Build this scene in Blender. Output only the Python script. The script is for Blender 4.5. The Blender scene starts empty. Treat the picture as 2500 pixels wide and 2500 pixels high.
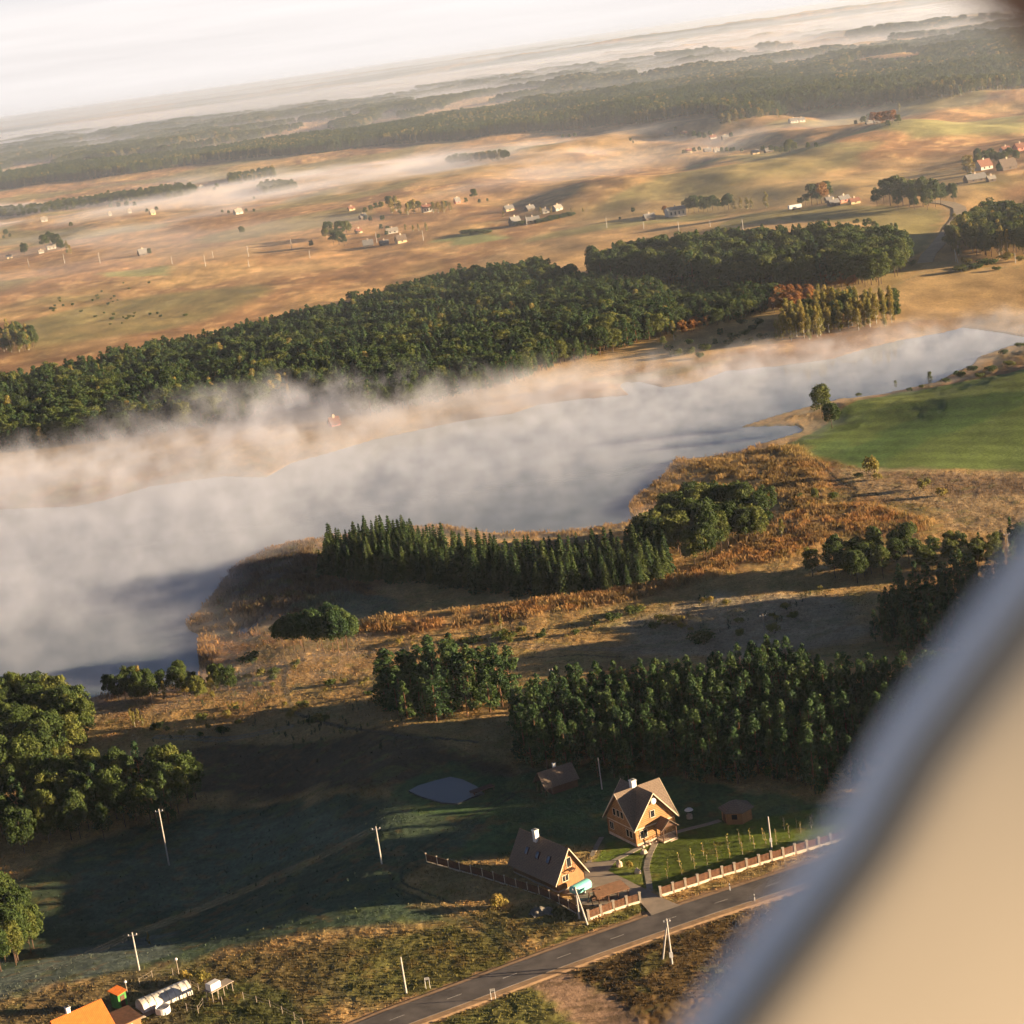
import bpy, bmesh, math, random
import numpy as np
from mathutils import Vector, Matrix
random.seed(7)
RNG = np.random.default_rng(7)
scene = bpy.context.scene
COL = scene.collection

# ------------------------------------------------------------------ camera
F = 4750.0; PITCH = math.radians(13.3); ROLL = math.radians(7.9); CAMZ = 140.0
cp_, sp_, cr_, sr_ = math.cos(PITCH), math.sin(PITCH), math.cos(ROLL), math.sin(ROLL)
r0 = np.array([1, 0, 0.]); u0 = np.array([0, sp_, cp_]); FW = np.array([0, cp_, -sp_])
RV = cr_*r0 - sr_*u0; UV = sr_*r0 + cr_*u0
camd = bpy.data.cameras.new('camera'); cam = bpy.data.objects.new('camera', camd); COL.objects.link(cam)
cam.matrix_world = Matrix(((RV[0], UV[0], -FW[0], 0), (RV[1], UV[1], -FW[1], 0), (RV[2], UV[2], -FW[2], CAMZ), (0, 0, 0, 1)))
camd.sensor_width = 56; camd.sensor_height = 56; camd.lens = 56*F/2500
camd.clip_start = 0.1; camd.clip_end = 120000
camd.dof.use_dof = True; camd.dof.focus_distance = 600; camd.dof.aperture_fstop = 5.0
scene.camera = cam

# ------------------------------------------------------------------ light
SUN_EL = math.radians(8.4)
SUN_AZ = math.atan2(-0.15, 0.985)            # direction towards the sun in the xy plane
SUN = Vector((math.cos(SUN_EL)*math.cos(SUN_AZ), math.cos(SUN_EL)*math.sin(SUN_AZ), math.sin(SUN_EL)))
w = bpy.data.worlds.new('World'); scene.world = w; w.use_nodes = True
nt = w.node_tree; bg = nt.nodes['Background']
sky = nt.nodes.new('ShaderNodeTexSky'); sky.sky_type = 'NISHITA'; sky.sun_disc = False
sky.sun_elevation = SUN_EL; sky.sun_rotation = math.pi/2 - SUN_AZ
sky.altitude = 100; sky.air_density = 0.35; sky.dust_density = 0.2; sky.ozone_density = 1.0
# a pale veil of high morning haze low over the horizon, part of the sky itself
tcw = nt.nodes.new('ShaderNodeTexCoord'); sx = nt.nodes.new('ShaderNodeSeparateXYZ'); nt.links.new(tcw.outputs['Generated'], sx.inputs[0])
mpw = nt.nodes.new('ShaderNodeMapping'); mpw.inputs['Scale'].default_value = (3, 3, 60); nt.links.new(tcw.outputs['Generated'], mpw.inputs[0])
nw = nt.nodes.new('ShaderNodeTexNoise'); nw.inputs['Scale'].default_value = 1.5; nw.inputs['Detail'].default_value = 4; nt.links.new(mpw.outputs[0], nw.inputs['Vector'])
rw = nt.nodes.new('ShaderNodeValToRGB'); e = rw.color_ramp.elements; e[0].position = 0; e[0].color = (1, 1, 1, 1); e[1].position = .20; e[1].color = (0, 0, 0, 1)
k_ = e.new(.045); k_.color = (1, 1, 1, 1); k_ = e.new(.10); k_.color = (.45, .45, .45, 1)
nt.links.new(sx.outputs[2], rw.inputs[0])
mw = nt.nodes.new('ShaderNodeMix'); mw.data_type = 'RGBA'; mw.inputs['B'].default_value = (4.9,4.62,4.5,1)
vm = nt.nodes.new('ShaderNodeMapRange'); vm.inputs[1].default_value = .3; vm.inputs[2].default_value = .7; vm.inputs[3].default_value = .93; vm.inputs[4].default_value = 1.07
nt.links.new(nw.outputs[0], vm.inputs[0])
vs_ = nt.nodes.new('ShaderNodeVectorMath'); vs_.operation = 'SCALE'; vs_.inputs[0].default_value = (4.9, 4.62, 4.5); nt.links.new(vm.outputs[0], vs_.inputs['Scale'])
nt.links.new(rw.outputs[0], mw.inputs['Factor']); dim = nt.nodes.new('ShaderNodeVectorMath'); dim.operation = 'SCALE'; dim.inputs['Scale'].default_value = .7; nt.links.new(sky.outputs[0], dim.inputs[0]); nt.links.new(dim.outputs[0], mw.inputs['A']); nt.links.new(vs_.outputs[0], mw.inputs['B'])
nt.links.new(mw.outputs['Result'], bg.inputs[0]); bg.inputs[1].default_value = 0.05
sl = bpy.data.lights.new('sun', 'SUN'); sl.energy = 5.0; sl.angle = math.radians(0.5); sl.color = (1.0, 0.76, 0.48)
so = bpy.data.objects.new('sun', sl); COL.objects.link(so)
so.rotation_euler = SUN.to_track_quat('Z', 'Y').to_euler()
scene.view_settings.view_transform = 'Standard'; scene.view_settings.look = 'None'
scene.view_settings.gamma = 1; scene.view_settings.exposure = 2.0
scene.render.engine = 'CYCLES'
cy = scene.cycles
cy.max_bounces = 5; cy.diffuse_bounces = 1; cy.glossy_bounces = 2; cy.transmission_bounces = 2; cy.transparent_max_bounces = 8
cy.volume_bounces = 1; cy.volume_max_steps = 256
cy.use_denoising = True; cy.denoiser = 'OPENIMAGEDENOISE'; cy.denoising_input_passes = 'RGB_ALBEDO_NORMAL'
cy.use_adaptive_sampling = True; cy.adaptive_threshold = 0.03
scene.render.use_persistent_data = False

# ------------------------------------------------------------------ noise in numpy
def _h(ix, iy, s):
    n = (ix.astype(np.int64)*374761393 + iy.astype(np.int64)*668265263 + s*974634777) & 0xffffffff
    n = ((n ^ (n >> 13))*1274126177) & 0xffffffff
    n = n ^ (n >> 16)
    return (n & 0xffff)/65535.0
def vnoise(x, y, s=0):
    fx = np.floor(x); fy = np.floor(y); tx = x-fx; ty = y-fy
    tx = tx*tx*(3-2*tx); ty = ty*ty*(3-2*ty)
    a = _h(fx, fy, s); b = _h(fx+1, fy, s); c = _h(fx, fy+1, s); d = _h(fx+1, fy+1, s)
    return (a*(1-tx)+b*tx)*(1-ty) + (c*(1-tx)+d*tx)*ty
def fbm(x, y, s=0, o=4):
    v = 0; a = .5; t = 0
    for i in range(o):
        ca, sa = math.cos(.7+1.1*i), math.sin(.7+1.1*i); k = 2.07**i
        v = v + a*vnoise((x*ca-y*sa)*k + 17.3*i, (x*sa+y*ca)*k - 9.1*i, s+i); t += a; a *= .5
    return v/t
def ss(a, b, x):
    t = np.clip((x-a)/(b-a), 0, 1); return t*t*(3-2*t)

# ------------------------------------------------------------------ polygons read from the photograph (2500 px), lifted onto the land
def ray(px, py):
    return FW + RV*(px-1250)/F - UV*(py-1250)/F
def flat(px, py, z=0.0):
    d = ray(px, py); t = (z-CAMZ)/d[2]; return (d[0]*t, d[1]*t)
LAKE_PX = [(-150,1250),(0,1244),(175,1237),(246,1224),(362,1189),(550,1163),(647,1166),(712,1130),(796,1108),(906,1075),(1100,1033),(1250,1010),(1315,988),(1412,975),(1535,965),(1512,942),(1522,934),(1567,933),(1619,946),(1703,933),(1768,907),(1897,894),(2026,878),(2110,852),(2188,833),(2298,813),(2350,800),(2447,813),(2500,823),(2560,826),(2570,836),(2500,836),(2453,849),(2389,872),(2376,891),(2337,907),(2285,933),(2156,962),(2046,975),(1981,991),(1897,1014),(1806,1043),(1897,1040),(1949,1040),(1962,1053),(1865,1082),(1806,1108),(1651,1124),(1612,1169),(1560,1208),(1535,1234),(1544,1273),(1400,1300),(1200,1302),(1110,1290),(1048,1284),(940,1300),(783,1318),(712,1325),(615,1357),(563,1394),(518,1459),(453,1523),(466,1540),(485,1549),(482,1588),(488,1640),(480,1670),(300,1690),(150,1720),(-200,1740)]
LAKE = np.array([flat(*p) for p in LAKE_PX])
CREEK = np.array([flat(*p) for p in [(575,1552),(600,1556),(640,1530),(720,1506),(712,1500),(660,1508),(672,1482),(662,1480),(640,1510),(600,1535),(592,1518),(582,1520)]])
def sdf(x, y, poly):
    """signed distance, negative inside"""
    d2 = np.full(x.shape, 1e18); inside = np.zeros(x.shape, bool)
    n = len(poly)
    for i in range(n):
        ax, ay = poly[i]; bx, by = poly[(i+1) % n]
        ex, ey = bx-ax, by-ay; L = ex*ex+ey*ey + 1e-12
        t = np.clip(((x-ax)*ex+(y-ay)*ey)/L, 0, 1)
        dx = x-(ax+t*ex); dy = y-(ay+t*ey)
        d2 = np.minimum(d2, dx*dx+dy*dy)
        c = ((ay > y) != (by > y)); inside ^= c & (x < ex*(y-ay)/(ey if abs(ey) > 1e-12 else 1e-12)+ax)
    d = np.sqrt(d2); return np.where(inside, -d, d)
def sdf_box(x, y, poly, pad=30.):
    """sdf only near the polygon, large outside"""
    out = np.full(x.shape, 1e3)
    mn = poly.min(0)-pad; mx = poly.max(0)+pad
    m = (x > mn[0]) & (x < mx[0]) & (y > mn[1]) & (y < mx[1])
    if m.any(): out[m] = sdf(x[m], y[m], poly)
    return out

def land(x, y, coarse=True):
    """height of the land without the fine grass relief"""
    x = np.asarray(x, float); y = np.asarray(y, float)
    dl = sdf_box(x, y, LAKE, 160.)
    dl = dl + (fbm(x/5., y/5., 3, 3)-.5)*5.*ss(0, 4, np.abs(dl))
    h = np.where(dl < 0, np.maximum(-1.6, dl*.5), .25 + 1.6*ss(0, 25, dl) + 1.5*ss(20, 90, dl))
    dc = sdf_box(x, y, CREEK, 10.) + (fbm(x, y, 5, 2)-.5)*1.0
    h = np.where(dc < .5, np.minimum(h, -.15 + .4*dc), h)
    near = 1-ss(440, 500, y)
    s = -x*.6+(y-310)*.8 + (fbm(x/30., y/30., 8, 2)-.5)*10
    h = h + 9.5*(1-ss(340, 440, y))*(1-(1-ss(-66, -24, x+(fbm(x/30., y/30., 8, 2)-.5)*8))*ss(270, 312, y))*(dl > 2)*ss(2, 40, dl)
    h = h + near*ss(0, 40, dl)*(fbm(x/22., y/22., 9, 3)-.5)*1.6*ss(30, 60, np.abs(s+5))
    # green hill on the right
    h = h + 7.0*np.exp(-(((x-215)/62.)**2+((y-655)/50.)**2))*ss(4, 50, dl) + 1.2*(fbm(x/35., y/35., 11, 2)-.5)*ss(480, 560, y)*(1-ss(800, 900, y))*ss(5, 30, dl)
    # rolling fields beyond the lake
    far = ss(820, 1150, y)
    amp = 9.0 + 10*ss(2500, 9000, y)
    r = (fbm(x/120.+3, y/210., 21, 3)-.5)*1.5 + (fbm(x/420., y/700., 25, 2)-.5)*1.6
    h = h + far*(5+amp*r*(0.55+0.75*ss(-300, 500, x)))
    h = h + far*ss(1300, 1700, y)*(1-ss(2500, 3200, y))*ss(-150, 150, x)*14*(fbm(x/150.+7, y/330., 28, 2)-.5)*2
    h = h + 11*ss(1000, 1400, y)*np.exp(-((x-330)/170.)**2)*np.exp(-((y-1500)/330.)**2)
    # misty valley in front of the far forest
    # far hills
    big = ss(9000, 20000, y)
    h = h + big*(fbm(x/4500., y/6000., 31, 4)-.42)*170*ss(11000, 26000, y)
    return np.where(y > 4000, np.maximum(h, 0.5), h)
def G(px, py):
    """point of the land seen at photo pixel px,py"""
    d = ray(px, py); z = 2.0
    for k in range(14):
        t = (z-CAMZ)/d[2]; zz = float(land(np.array([d[0]*t]), np.array([d[1]*t]))[0]); z = z*.4+zz*.6
    t = (z-CAMZ)/d[2]
    return Vector((d[0]*t, d[1]*t, z))
def GZ(x, y): return float(land(np.array([x]), np.array([y]))[0])
def D(x, y): return G(x*2500/1932, y*2500/1932)
def proj(x, y, z):
    v = np.stack([np.asarray(x, float), np.asarray(y, float), np.asarray(z, float)-CAMZ], -1)
    dd = v@FW; return 1250+F*(v@RV)/dd, 1250-F*(v@UV)/dd, dd
def polyD(pts, z=None):
    return np.array([tuple(D(*p))[:2] for p in pts])
def z1(x, y): return (1200+x/3.5127, 1850+y/3.5127)
def z2(x, y): return (1500+x/3.5127, 1850+y/3.5127)
def z3(x, y): return (x/3.22, 2250+y/3.22)

# ------------------------------------------------------------------ scene-tree helpers
def tag(o, label=None, cat=None, group=None, kind=None):
    if label: o['label'] = label
    if cat: o['category'] = cat
    if group: o['group'] = group
    if kind: o['kind'] = kind
    return o
def empty(name, loc, rz=0, label=None, cat=None, group=None):
    o = bpy.data.objects.new(name, None); o.empty_display_size = .2; COL.objects.link(o)
    o.location = loc; o.rotation_euler = (0, 0, rz)
    return tag(o, label, cat, group)
def copy_tree(o, parent=None):
    c = o.copy(); COL.objects.link(c)
    if parent is not None: c.parent = parent
    for ch in o.children: copy_tree(ch, c)
    return c

# ------------------------------------------------------------------ materials
def nodes(name):
    m = bpy.data.materials.new(name); m.use_nodes = True
    t = m.node_tree; return m, t, t.nodes['Principled BSDF']
def N(t, ty, **kw):
    n = t.nodes.new(ty)
    for k, v in kw.items(): setattr(n, k, v)
    return n
def simple(name, col, rough=.8, var=.25, scale=1.5, metal=0., bands=None, spec=.3):
    """colour varied by noise; bands=(axis, per metre) adds planks or courses"""
    m, t, b = nodes(name)
    tc = N(t, 'ShaderNodeTexCoord'); no = N(t, 'ShaderNodeTexNoise'); no.inputs['Scale'].default_value = scale; no.inputs['Detail'].default_value = 5
    t.links.new(tc.outputs['Object'], no.inputs['Vector'])
    mr = N(t, 'ShaderNodeMapRange'); mr.inputs[1].default_value = .3; mr.inputs[2].default_value = .7
    mr.inputs[3].default_value = 1-var; mr.inputs[4].default_value = 1+var
    t.links.new(no.outputs[0], mr.inputs[0])
    mul = N(t, 'ShaderNodeVectorMath', operation='SCALE'); mul.inputs[0].default_value = col[:3]
    t.links.new(mr.outputs[0], mul.inputs['Scale'])
    out = mul.outputs[0]
    if bands:
        ax, per, dark = bands
        wv = N(t, 'ShaderNodeTexWave', wave_type='BANDS', bands_direction=ax, wave_profile='SIN')
        wv.inputs['Scale'].default_value = per*.314*1.0; wv.inputs['Distortion'].default_value = .4
        t.links.new(tc.outputs['Object'], wv.inputs['Vector'])
        m2 = N(t, 'ShaderNodeMapRange'); m2.inputs[1].default_value = 0; m2.inputs[2].default_value = .35; m2.inputs[3].default_value = dark; m2.inputs[4].default_value = 1
        t.links.new(wv.outputs['Fac'], m2.inputs[0])
        s2 = N(t, 'ShaderNodeVectorMath', operation='SCALE'); t.links.new(out, s2.inputs[0]); t.links.new(m2.outputs[0], s2.inputs['Scale']); out = s2.outputs[0]
        bp = N(t, 'ShaderNodeBump'); bp.inputs['Distance'].default_value = .04; bp.inputs['Strength'].default_value = .7
        t.links.new(wv.outputs['Fac'], bp.inputs['Height']); t.links.new(bp.outputs[0], b.inputs['Normal'])
    t.links.new(out, b.inputs['Base Color'])
    b.inputs['Roughness'].default_value = rough; b.inputs['Metallic'].default_value = metal; b.inputs['Specular IOR Level'].default_value = spec
    return m
def foliage(name, c1, c2, c3, inner=.6, trans=.25):
    """leaf colour: varies per tree and per leaf clump"""
    m, t, b = nodes(name)
    oi = N(t, 'ShaderNodeObjectInfo'); at = N(t, 'ShaderNodeAttribute'); at.attribute_name = 'tint'
    ra = N(t, 'ShaderNodeValToRGB'); e = ra.color_ramp.elements
    e[0].color = (*c1, 1); e[1].color = (*c3, 1); k = e.new(.55); k.color = (*c2, 1)
    ad = N(t, 'ShaderNodeMath', operation='MULTIPLY_ADD'); ad.inputs[1].default_value = .6; 
    t.links.new(oi.outputs['Random'], ad.inputs[0])
    m2 = N(t, 'ShaderNodeMath', operation='MULTIPLY'); m2.inputs[1].default_value = .45; t.links.new(at.outputs['Fac'], m2.inputs[0])
    t.links.new(m2.outputs[0], ad.inputs[2]); t.links.new(ad.outputs[0], ra.inputs[0])
    t.links.new(ra.outputs[0], b.inputs['Base Color'])
    b.inputs['Roughness'].default_value = .75; b.inputs['Specular IOR Level'].default_value = .15
    tr = N(t, 'ShaderNodeBsdfTranslucent'); t.links.new(ra.outputs[0], tr.inputs[0])
    mx = N(t, 'ShaderNodeMixShader'); mx.inputs[0].default_value = trans
    o = t.nodes['Material Output']; t.links.new(b.outputs[0], mx.inputs[1]); t.links.new(tr.outputs[0], mx.inputs[2]); t.links.new(mx.outputs[0], o.inputs[0])
    return m
M = {}
M['pine'] = foliage('pine_needles', (.018,.040,.017), (.044,.082,.025), (.092,.122,.033))
M['spruce'] = foliage('spruce_needles', (.018,.036,.016), (.042,.074,.022), (.090,.115,.030))
M['broadleaf'] = foliage('broad_leaves', (.022,.044,.013), (.062,.088,.020), (.150,.150,.032))
M['birch'] = foliage('birch_leaves', (.125,.125,.030), (.230,.190,.045), (.330,.220,.050))
M['rust'] = foliage('rust_leaves', (.150,.065,.018), (.250,.100,.026), (.300,.160,.042))
M['juniper'] = foliage('juniper_needles', (.024,.044,.018), (.050,.066,.024), (.105,.110,.038))
M['bark'] = simple('bark', (.10,.060,.038), .9, .4, 3)
M['pinebark'] = simple('pine_bark', (.15,.075,.04), .9, .3, 3)
M['birchbark'] = simple('birch_bark', (.5,.46,.4), .8, .3, 4)
M['log'] = simple('log_wall', (.36,.180,.064), .7, .22, 1.2, bands=('Z', 3.2, .55))
M['plank'] = simple('plank_wall', (.32,.150,.056), .7, .18, 1.2, bands=('Z', 5, .7))
M['shingle'] = simple('shingle_roof', (.19,.135,.095), .85, .3, 5, bands=('Z', 5.5, .72))
M['trim'] = simple('cream_trim', (.60,.47,.33), .6, .1)
M['glass'] = simple('window_glass', (.02,.022,.025), .12, .1, spec=.6)
M['white'] = simple('white_plaster', (.74,.70,.64), .7, .08)
M['cream'] = simple('cream_concrete', (.62,.50,.36), .8, .12)
M['fence'] = simple('fence_boards', (.135,.058,.026), .75, .25, 2, bands=('X', 8, .5))
M['darkwood'] = simple('dark_wood', (.10,.048,.026), .8, .3, 2)
M['concrete'] = simple('pole_concrete', (.42,.38,.33), .8, .1, 2)
M['polewood'] = simple('weathered_wood', (.30,.24,.18), .85, .15, 2)
M['rock'] = simple('boulder', (.55,.42,.30), .85, .3, 4)
M['turq'] = simple('turquoise_paint', (.20,.56,.50), .45, .12, 2)
M['black'] = simple('rubber', (.02,.02,.02), .7, .1)
M['steel'] = simple('galvanised_steel', (.4,.4,.4), .4, .1, metal=.7)
M['orange'] = simple('orange_roof_sheet', (.50,.135,.022), .6, .14, 2, bands=('X', 4, .82))
M['green'] = simple('green_boards', (.07,.24,.05), .7, .2, 2, bands=('X', 7, .6))
M['redroof'] = simple('red_roof', (.22,.095,.060), .7, .2, 2)
M['greyroof'] = simple('grey_roof', (.20,.185,.17), .8, .3, 2)
M['paleroof'] = simple('pale_roof', (.30,.26,.21), .8, .2, 2)
M['farmwhite'] = simple('limewash', (.50,.45,.38), .8, .15)
M['yellowwall'] = simple('ochre_wall', (.55,.40,.22), .8, .15, 1)
M['darkwall'] = simple('old_timber_wall', (.13,.095,.07), .85, .3, 1)
M['pink'] = simple('faded_red', (.6,.20,.13), .7, .1)
M['wire'] = simple('aluminium_wire', (.09,.08,.065), .5, .05)

# ------------------------------------------------------------------ mesh builder
class MB:
    def __init__(s): s.v = []; s.f = []; s.m = []; s.mats = []
    def mi(s, mat):
        if mat not in s.mats: s.mats.append(mat)
        return s.mats.index(mat)
    def add(s, vs, fs, mat):
        o = len(s.v); s.v += [tuple(v) for v in vs]; k = s.mi(mat)
        for f in fs: s.f.append(tuple(i+o for i in f)); s.m.append(k)
    def box(s, x0, x1, y0, y1, z0, z1, mat, T=None):
        vs = [Vector((x, y, z)) for z in (z0, z1) for y in (y0, y1) for x in (x0, x1)]
        if T: vs = [T@v for v in vs]
        s.add(vs, [(0,2,3,1),(4,5,7,6),(0,1,5,4),(2,6,7,3),(0,4,6,2),(1,3,7,5)], mat)
    def tube(s, a, b, ra, rb, mat, n=8, cap=True):
        a = Vector(a); b = Vector(b); d = (b-a).normalized()
        u = d.orthogonal().normalized(); v = d.cross(u)
        vs = [p+(u*math.cos(2*math.pi*i/n)+v*math.sin(2*math.pi*i/n))*r for p, r in ((a, ra), (b, rb)) for i in range(n)]
        fs = [(i, (i+1) % n, n+(i+1) % n, n+i) for i in range(n)]
        if cap: fs += [tuple(range(n-1, -1, -1)), tuple(range(n, 2*n))]
        s.add(vs, fs, mat)
    def slab(s, pts, th, mat, down=True):
        """closed slab: polygon pts (3d) thickened along its normal"""
        pts = [Vector(p) for p in pts]; n = (pts[1]-pts[0]).cross(pts[2]-pts[0]).normalized()
        if n.z < 0: pts = pts[::-1]; n = -n
        k = len(pts); lo = [p-n*th for p in pts]
        s.add(pts+lo, [tuple(range(k)), tuple(range(2*k-1, k-1, -1))]+[(i, k+i, k+(i+1) % k, (i+1) % k) for i in range(k)], mat)
    def rev(s, prof, mat, n=16, T=None):
        """lathe: prof = [(r,z)...]"""
        vs = [Vector((r*math.cos(2*math.pi*i/n), r*math.sin(2*math.pi*i/n), z)) for r, z in prof for i in range(n)]
        if T: vs = [T@v for v in vs]
        fs = [(j*n+i, j*n+(i+1) % n, (j+1)*n+(i+1) % n, (j+1)*n+i) for j in range(len(prof)-1) for i in range(n)]
        s.add(vs, fs, mat)
    def build(s, name, parent=None, smooth=False, bevel=0):
        me = bpy.data.meshes.new(name); me.from_pydata(s.v, [], s.f)
        for m in s.mats: me.materials.append(m)
        me.polygons.foreach_set('material_index', s.m)
        if smooth: me.polygons.foreach_set('use_smooth', [True]*len(s.f))
        me.update()
        bmx = bmesh.new(); bmx.from_mesh(me); bmesh.ops.recalc_face_normals(bmx, faces=bmx.faces[:]); bmx.to_mesh(me); bmx.free()
        o = bpy.data.objects.new(name, me); COL.objects.link(o)
        if parent: o.parent = parent
        if bevel:
            b = o.modifiers.new('bevel', 'BEVEL'); b.width = bevel; b.segments = 2
        return o
def arrmesh(name, verts, quads, mats, mi=None, tint=None, smooth=False):
    """fast mesh from arrays; quads (n,4) or (n,3)"""
    me = bpy.data.meshes.new(name); k = quads.shape[1]
    me.vertices.add(len(verts)); me.vertices.foreach_set('co', np.asarray(verts, np.float32).ravel())
    me.loops.add(quads.size); me.loops.foreach_set('vertex_index', np.asarray(quads, np.int32).ravel())
    me.polygons.add(len(quads)); me.polygons.foreach_set('loop_start', np.arange(0, quads.size, k, dtype=np.int32))
    if smooth: me.polygons.foreach_set('use_smooth', np.ones(len(quads), bool))
    for m in mats: me.materials.append(m)
    if mi is not None: me.polygons.foreach_set('material_index', np.asarray(mi, np.int32))
    me.update(calc_edges=True)
    if tint is not None:
        a = me.attributes.new('tint', 'FLOAT', 'FACE'); a.data.foreach_set('value', np.asarray(tint, np.float32))
    return me

# ================================================================== GROUND
def axis_cols():
    c = np.concatenate([np.linspace(-1.5, -.42, 60, endpoint=False), np.linspace(-.42, .38, 950), np.linspace(.38, 1.5, 60)[1:]])
    return c
def axis_rows():
    ys = list(np.linspace(-60, 214, 60)); y = 215.
    while y < 60000:
        ys.append(y); y += min(max(y*y/(CAMZ*F/2500*1024)*1.35, .36), .02*y)
    return np.array(ys)
cols = axis_cols(); rows = axis_rows()
wd = np.maximum(rows, 200.)
X = (wd[:, None]*cols[None, :]); Y = np.repeat(rows[:, None], len(cols), 1)
DL = sdf_box(X, Y, LAKE, 160.)
Z = land(X, Y)
def blend(c, m, col):
    return c*(1-m[..., None]) + m[..., None]*np.asarray(col)
n1 = fbm(X/60, Y/110, 41, 4); n2 = fbm(X/9, Y/14, 43, 4); n3 = fbm(X/1.6, Y/1.6, 47, 2); n4 = fbm(X/260, Y/420, 51, 4)
TAN = np.array([.44,.275,.108]); TAN2 = np.array([.52,.335,.145]); BRN = np.array([.29,.155,.066]); RUST = np.array([.27,.125,.042]); OLV = np.array([.155,.130,.048])
GRN = np.array([.20,.205,.075])
C = np.broadcast_to(TAN, X.shape+(3,)).copy()
C = blend(C, ss(.42, .62, n1), BRN); C = blend(C, ss(.55, .75, n2)*.7, TAN2)
farm = ss(850, 1000, Y)
C = C*(1+farm[..., None]*.18)
C = blend(C, farm*ss(.50, .60, n4)*.6, BRN*1.5)
C = C*(1+farm[..., None]*(fbm(X/26, Y/38, 63, 4)-.5)[..., None]*.75)
C = blend(C, farm*ss(.54, .62, fbm(X/45, Y/90, 67, 3))*.5, BRN*.95)
C = C*(1+farm[..., None]*(fbm(X/9, Y/16, 65, 3)-.5)[..., None]*.8)
for a_, per, sd in ((.25, 95, 1), (1.35, 120, 2)):
    u_ = (X*math.cos(a_)+Y*math.sin(a_))/per; strip_ = _h(np.floor(u_), np.floor((Y*math.cos(a_)-X*math.sin(a_))/520.), 40+sd)
    C = C*(1+farm[..., None]*((strip_-.5)*.34*ss(.45, .6, fbm(X/500, Y/500, 70+sd, 2)))[..., None])
C = blend(C, farm*ss(.56, .63, fbm(X/190, Y/260, 57, 3))*.6, GRN*1.1)
C = blend(C, farm*ss(.58, .66, fbm(X/150, Y/330, 59, 3))*.7, TAN2*1.05)
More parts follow.
